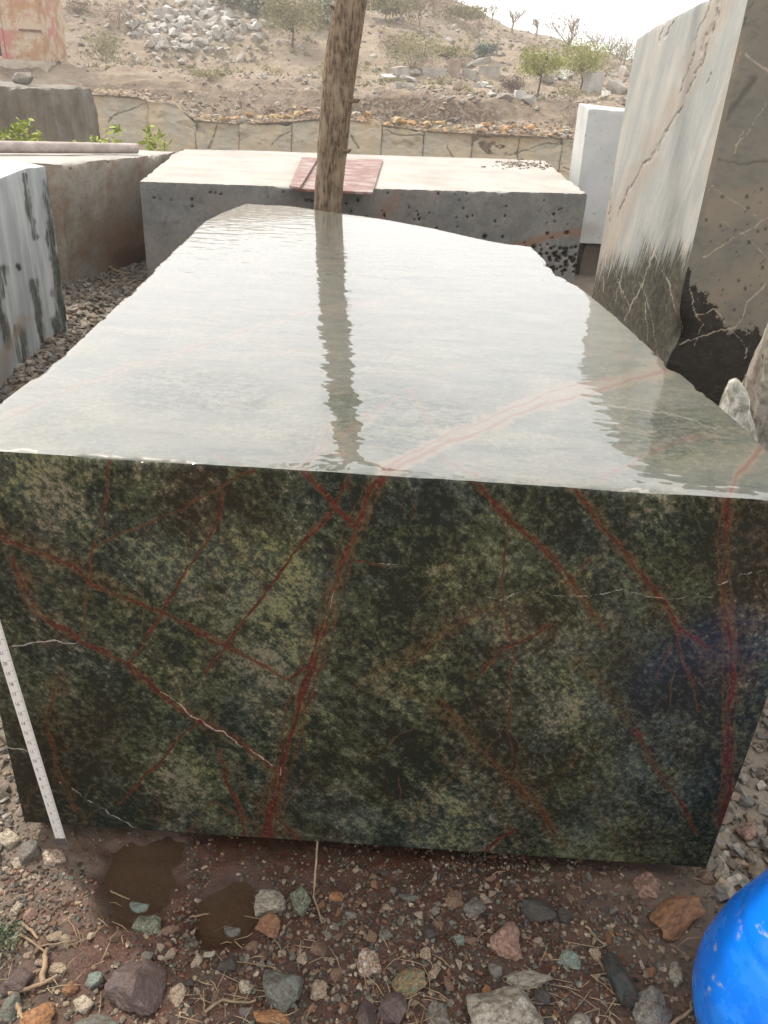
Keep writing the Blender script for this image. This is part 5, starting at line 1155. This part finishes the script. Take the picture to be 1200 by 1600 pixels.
seedling(156, 240, 9.4, 197, 62, 170, 'bright green seedling behind the fallen pole', 32)
seedling(104, 238, 9.6, 224, 30, 60, 'tiny green seedling left of the one behind the fallen pole', 37)
seedling(228, 238, 9.5, 200, 30, 60, 'thin upright seedling near the left corner of the pitted grey block', 33)
seedling(247, 240, 9.5, 222, 30, 50, 'small seedling touching the left corner of the pitted grey block', 34)
T('bare_tree', 68, 240, 10, 92, 56, 190, 'dry', 0, 'leafless thorny sapling rising in front of the weathered dark block', 'sapling', 35, bare=True, multi=True, tw_=.012)
# little moss tuft at the left edge
v_, q_ = leaves(260, (0, 0, .012), (.035, .045, .014), .006, 50, 6); link('moss_tuft', np_mesh('moss_tuft', v_, q_, mats=[LM['dull']], smooth=False), loc=at_z(8, 1472, 0), label='small green moss tuft at the left edge above the dark stone', cat='moss')

# ================================================================== RUSTY CABIN (upper left)
t = NT('rusty_peeling_paint'); n_ = t.noise(1.5, 8, .7); x_ = t.noise(4, 6, .7)
c = t.mix(t.ramp(n_, .42, .60), (.46, .37, .28), (.36, .20, .11)); c = t.mix(t.ramp(x_, .55, .68), c, (.27, .10, .05)); c = t.mix(t.ramp(t.noise(1.1, 4, .6, t.map(loc=(5, 2, 3))), .55, .64), c, (.42, .17, .15))
M_rust = t.out(c, .75, t.bump(x_, .3, .02), .3); M_black = flat('interior_shade_black', (.02, .02, .022), .8)
Yc = 33.6; L_ = at_y(11, 92, Yc); Rr = at_y(71, 92, Yc); cz = L_[2]
cab = link('rusty_cabin', None, loc=(L_[0], Yc, cz), label='rusty metal cabin with peeling pale paint in the top left corner', cat='cabin'); w_ = Rr[0] - L_[0]
def cpart(name, lo, hi, m, b=.01):
    bm = bmesh.new(); box_bm(bm, lo, hi, b); return link(name, bm_mesh(name, bm, [m]), parent=cab)
cpart('door_panel', (0, 0, 0), (w_, .08, 2.8), M_rust); cpart('side_wall', (w_ - .06, .085, 0), (w_, 2.2, 2.8), M_rust); cpart('opening_shade', (-1.1, .12, .1), (-.02, 2.2, 2.7), M_black)  # near-black box stands in for the shade inside the cabin opening
cpart('door_frame', (-.16, -.03, 0), (-.003, .10, 2.8), M_rust); cpart('base_beam', (-1.4, -.05, -.38), (w_ + .06, 2.2, -.004), flat('pale_beam', (.40, .34, .27), .8, .2, 3)); cpart('roof', (-1.4, -.05, 2.805), (w_ + .08, 2.2, 2.9), M_rust)
cpart('outer_panel', (-2.6, 0, 0), (-1.13, .08, 2.8), M_rust)
cpart('latch_bar', (w_ * .42, -.05, .92), (w_ * .98, -.004, .99), flat('dark_rust', (.14, .07, .045), .8, .3, 6), .005)
for xx in (.03, .5): cpart('hinge', (w_ * xx, -.035, 2.3), (w_ * xx + .06, -.004, 2.45), M_rust, .004)

# ================================================================== CUT BLOCKS AND ROCKS on the terrace
M_cut = flat('pale_cut_stone', (.33, .30, .26), .85, .18, 2.5); M_cutp = flat('pinkish_cut_stone', (.29, .215, .165), .85, .15, 2); M_cutg = flat('grey_cut_stone', (.29, .265, .23), .85, .2, 2); M_cuty = flat('yellow_rock', (.36, .255, .13), .9, .25, 3); M_cutw = flat('whitish_cut_stone', (.43, .41, .38), .85, .12, 3)
def far_block(a0, a1, y_top, y_bot, Y, mat, label, yaw=0, tilt=0, cat='stone block', deep=.9, rnd=0, group=None):
    pd = drop((a0 + a1) / 2, y_bot, 31.5)
    if pd is not None and pd[1] < 62: Y = float(pd[1])
    p0 = at_y(a0, y_bot, Y); p1 = at_y(a1, y_bot, Y); zt = at_y((a0 + a1) / 2, y_top, Y)[2]; w = p1[0] - p0[0]; zb_ = (p0[2] + p1[2]) / 2; h = max(.15, zt - zb_)
    bm = bmesh.new(); box_bm(bm, (-w / 2, -deep / 2, -.12), (w / 2, deep / 2, h), .03)
    rn = random.Random(rnd + int(a0))
    for v in bm.verts: v.co += Vector((rn.gauss(0, .025 * w), rn.gauss(0, .03), rn.gauss(0, .03 * h)))
    return link('cut_block', bm_mesh('cut_block', bm, [mat]), loc=((p0[0] + p1[0]) / 2, Y + deep / 2, zb_), rot=(0, tilt, yaw), label=label, cat=cat, group=group)
def far_rock(a, b, w, h, Y, mat, label, seed, cat='rock', group=None, tilt=0):
    pd = drop(a, b + h * .35, 31.5)
    if pd is not None and pd[1] < 62 and 'on top of' not in label: Y = float(pd[1])
    p = at_y(a, b, Y); k = (Y * .883 + .4) / 1250
    return link('rock', rock(seed, 15, mats=[mat]), loc=p, scale=(w * k * 1.15, w * k, h * k * 1.15), rot=(0, tilt, seed % 6), label=label, cat=cat, group=group)
far_block(659, 697, 106, 122, 35, M_cut, 'pale oblong cut block between the tilted pale one and the upright pink one')
far_block(700, 719, 92, 122, 35.6, M_cutp, 'upright pinkish cut block behind the row of pale ones'); far_block(719, 733, 90, 108, 36.2, M_cutp, 'pinkish cut block touching the upright pink one')
far_block(722, 743, 108, 123, 34.6, M_cut, 'small pale cut block right of the upright pink one'); far_block(748, 780, 104, 124, 34.6, M_cut, 'pale oblong cut block under the tilted grey slab')
far_block(742, 783, 99, 104, 36, M_cutw, 'thin white slab behind the pale oblong block')
far_rock(751, 97, 34, 11, 36.5, M_cutg, 'dark grey slab of rock tilted on top of the pale blocks', 501, tilt=.3)
far_block(612, 634, 104, 122, 35.4, M_cut, 'tilted pale slab at the left end of the row of cut blocks', yaw=.5, tilt=-.15)
far_rock(650, 114, 22, 12, 34.5, M_cutg, 'grey boulder between the tilted slab and the pale oblong block', 502); far_rock(606, 122, 28, 15, 33.8, M_cutw, 'pale boulder right of the trunk below the tilted slab', 503)
far_rock(636, 122, 30, 9, 33.6, M_cutw, 'flat pale boulder in front of the row of cut blocks', 504); far_block(616, 646, 128, 138, 33.2, M_cut, 'flat buff block lying on the terrace edge right of the trunk', yaw=.1)
far_rock(757, 133, 15, 11, 33.2, M_cutw, 'round pale stone alone on the terrace edge', 505); far_rock(712, 136, 24, 16, 33.0, M_cutp, 'pinkish lump of rock on the terrace edge', 506)
far_block(805, 822, 141, 158, 33, M_cutw, 'white cut block at the foot of the left lime green tree'); far_rock(826, 156, 26, 16, 33.6, M_cutg, 'grey rubble heap at the foot of the left lime green tree', 507)
far_rock(854, 122, 26, 16, 38, M_cutg, 'grey boulder between the two lime green trees', 508); far_rock(884, 116, 40, 18, 41, M_cutg, 'wide grey boulder pile behind the right lime green tree', 509)
far_block(913, 938, 113, 143, 38, M_cutw, 'whitish cut block right of the right lime green tree', yaw=.35); far_block(878, 890, 102, 118, 43, M_cutw, 'small white block behind the lime green trees', yaw=.2)
far_rock(962, 138, 34, 26, 35, M_cut, 'pale jagged boulder beside the white marble block', 510); far_rock(944, 150, 26, 18, 34, M_cutw, 'small white boulder in front of the pale jagged one', 511)
far_rock(975, 112, 24, 20, 42, M_cut, 'pale boulder against the edge of the tall slab', 512); far_block(864, 876, 80, 96, 46, M_cutw, 'narrow white block high on the slope below the bare tree', yaw=.3)
far_rock(769, 148, 15, 12, 32.6, M_cutw, 'small white stone on the slope edge left of the purplish bush', 515); far_rock(790, 152, 30, 14, 32.4, M_cutg, 'grey rock below the purplish bush', 513)
M_ow = [M_cuty, flat('orange_rock', (.38, .225, .10), .9, .25, 3), M_cut]
orr = random.Random(8)
for j in range(110):
    a = orr.uniform(540, 900) if j < 84 else orr.uniform(280, 500); p = at_y(a, 200, 30.25); w = orr.uniform(.10, .34) * (1.3 if j % 5 == 0 else 1)
    link('ochre_rock', rock(520 + j % 9, 14, mats=[M_ow[j % 3]]) if j < 27 else bpy.data.objects['ochre_rock' if j % 27 == 0 else 'ochre_rock.%03d' % (j % 27)].data, loc=(p[0], 30.1 + orr.uniform(0, .9), float(wz(p[0])) + orr.uniform(0, .28)), scale=(w * 1.5, w, w * .7), rot=(0, 0, orr.uniform(0, 6)),
         label='weathered ochre rock bedded along the top of the quarry face', cat='rock', group='ochre rocks along the top of the quarry face')
# rubble pile, upper left of the trunk
RUB = [rock(600 + i, 13) for i in range(14)]
RM = [M_cut, M_cutw, M_cutg]
RUBm = []
for i, m_ in enumerate(RUB):
    for mm in RM:
        c_ = m_.copy(); c_.materials.append(mm); RUBm.append(c_)
cnt = 0; rr = random.Random(21)
while cnt < 240:
    a = rr.gauss(300, 60); b = rr.gauss(45, 32)
    if not (200 < a < 430 and -10 < b < 104): continue
    p = drop(a, b)
    if p is None: continue
    k = (p[1] * .883) / 1250; w = rr.choice([7, 9, 11, 13, 16, 20]) * k
    link('rubble_rock', rr.choice(RUBm), loc=(p[0], p[1], float(hz(p[0], p[1])) + w * .2), scale=(w * 1.2, w, w * .85), rot=(rr.uniform(-.5, .5), rr.uniform(-.5, .5), rr.uniform(0, 6)), label='angular pale rock in the rubble pile on the slope left of the trunk', cat='rock', group='rocks of the rubble pile left of the trunk'); cnt += 1
cnt = 0
while cnt < 60:
    a = rr.uniform(380, 985); b = rr.uniform(20, 140)
    if 500 < a < 560: continue
    p = drop(a, b)
    if p is None or p[1] > 70: continue
    k = (p[1] * .883) / 1250; w = rr.choice([6, 8, 10, 13]) * k
    link('rubble_rock', rr.choice(RUBm), loc=(p[0], p[1], float(hz(p[0], p[1])) + w * .15), scale=(w * 1.3, w, w * .8), rot=(0, 0, rr.uniform(0, 6)), label='loose pale rock scattered on the slope right of the rubble pile', cat='rock', group='rocks scattered on the slope'); cnt += 1
rs = np.random.RandomState(31)
n = 15000; ty = rs.uniform(-.58, .36, n); Yv = 30.6 + 46 * rs.rand(n) ** 1.2; Xv = ty * Yv
dn_ = fbm(Xv * .22, Yv * .22, 4, 95) + .45 * np.exp(-((ty + .235) / .09) ** 2) * (Yv > 36); kp = rs.rand(n) < np.clip(.35 + dn_ * 2.2, .03, 1)
Xv = Xv[kp]; Yv = Yv[kp]; sv = (.05 + .32 * rs.rand(len(Xv)) ** 2.8) * (Yv / 42) ** .6
scatter_stuff('hillside_rubble', np.stack([Xv, Yv, hz(Xv, Yv) + sv * .1], 1), sv, pick(PAL_DRY * 1.0, len(Xv)), M_dryst, 9)
n = 2600; Xv = rs.uniform(-13, 9, n); Yv = 30.05 + 1.7 * rs.rand(n) ** 1.3; sv = .04 + .16 * rs.rand(n) ** 2
scatter_stuff('quarry_lip_rubble', np.stack([Xv, Yv, np.maximum(hz(Xv, Yv), wz(Xv)) + sv * .05], 1), sv, pick(np.array([[.30, .21, .13], [.36, .27, .18], [.22, .16, .12], [.33, .29, .24]]), n), M_dryst, 10)
# dry ground brush
Vb = []; Qb = []; off = 0
n = 520; ty = rs.uniform(-.5, .33, n); Yv = 34 + 40 * rs.rand(n)
for i in range(n):
    x0, y0 = ty[i] * Yv[i], Yv[i]; r_ = rs.uniform(.15, .6) * (y0 / 45); v_, q_ = leaves(60, (x0, y0, float(hz(x0, y0)) + r_ * .4), (r_, r_, r_ * .55), .05, 700 + i, 4); Vb.append(v_); Qb.append(q_ + off); off += len(v_)
link('dry_scrub', np_mesh('dry_scrub', np.concatenate(Vb), np.concatenate(Qb), mats=[LM['olive']], smooth=False), kind='stuff')
# crumbs of grit on the white top of the pitted block
n = 90; P = np.array([at_z(rs.normal(815, 22), rs.normal(257, 3.2), zb + .006) for _ in range(n)])
scatter_stuff('grit', P, rs.uniform(.02, .06, n), pick(PAL_DRY * .9, n), M_dryst, 12, flatz=.4)
# thin summer haze round the whole place
bm = bmesh.new(); box_bm(bm, (-112, -16, -4.2), (112, 142, 22)); hm_ = bpy.data.materials.new('dusty_air'); hm_.use_nodes = True
nn = hm_.node_tree.nodes; nn.remove(nn['Principled BSDF']); pv = nn.new('ShaderNodeVolumePrincipled'); pv.inputs['Color'].default_value = (.95, .92, .88, 1); pv.inputs['Density'].default_value = .0026; pv.inputs['Anisotropy'].default_value = .3
hm_.node_tree.links.new(pv.outputs[0], nn['Material Output'].inputs['Volume'])
link('haze', bm_mesh('haze', bm, [hm_]), kind='stuff')
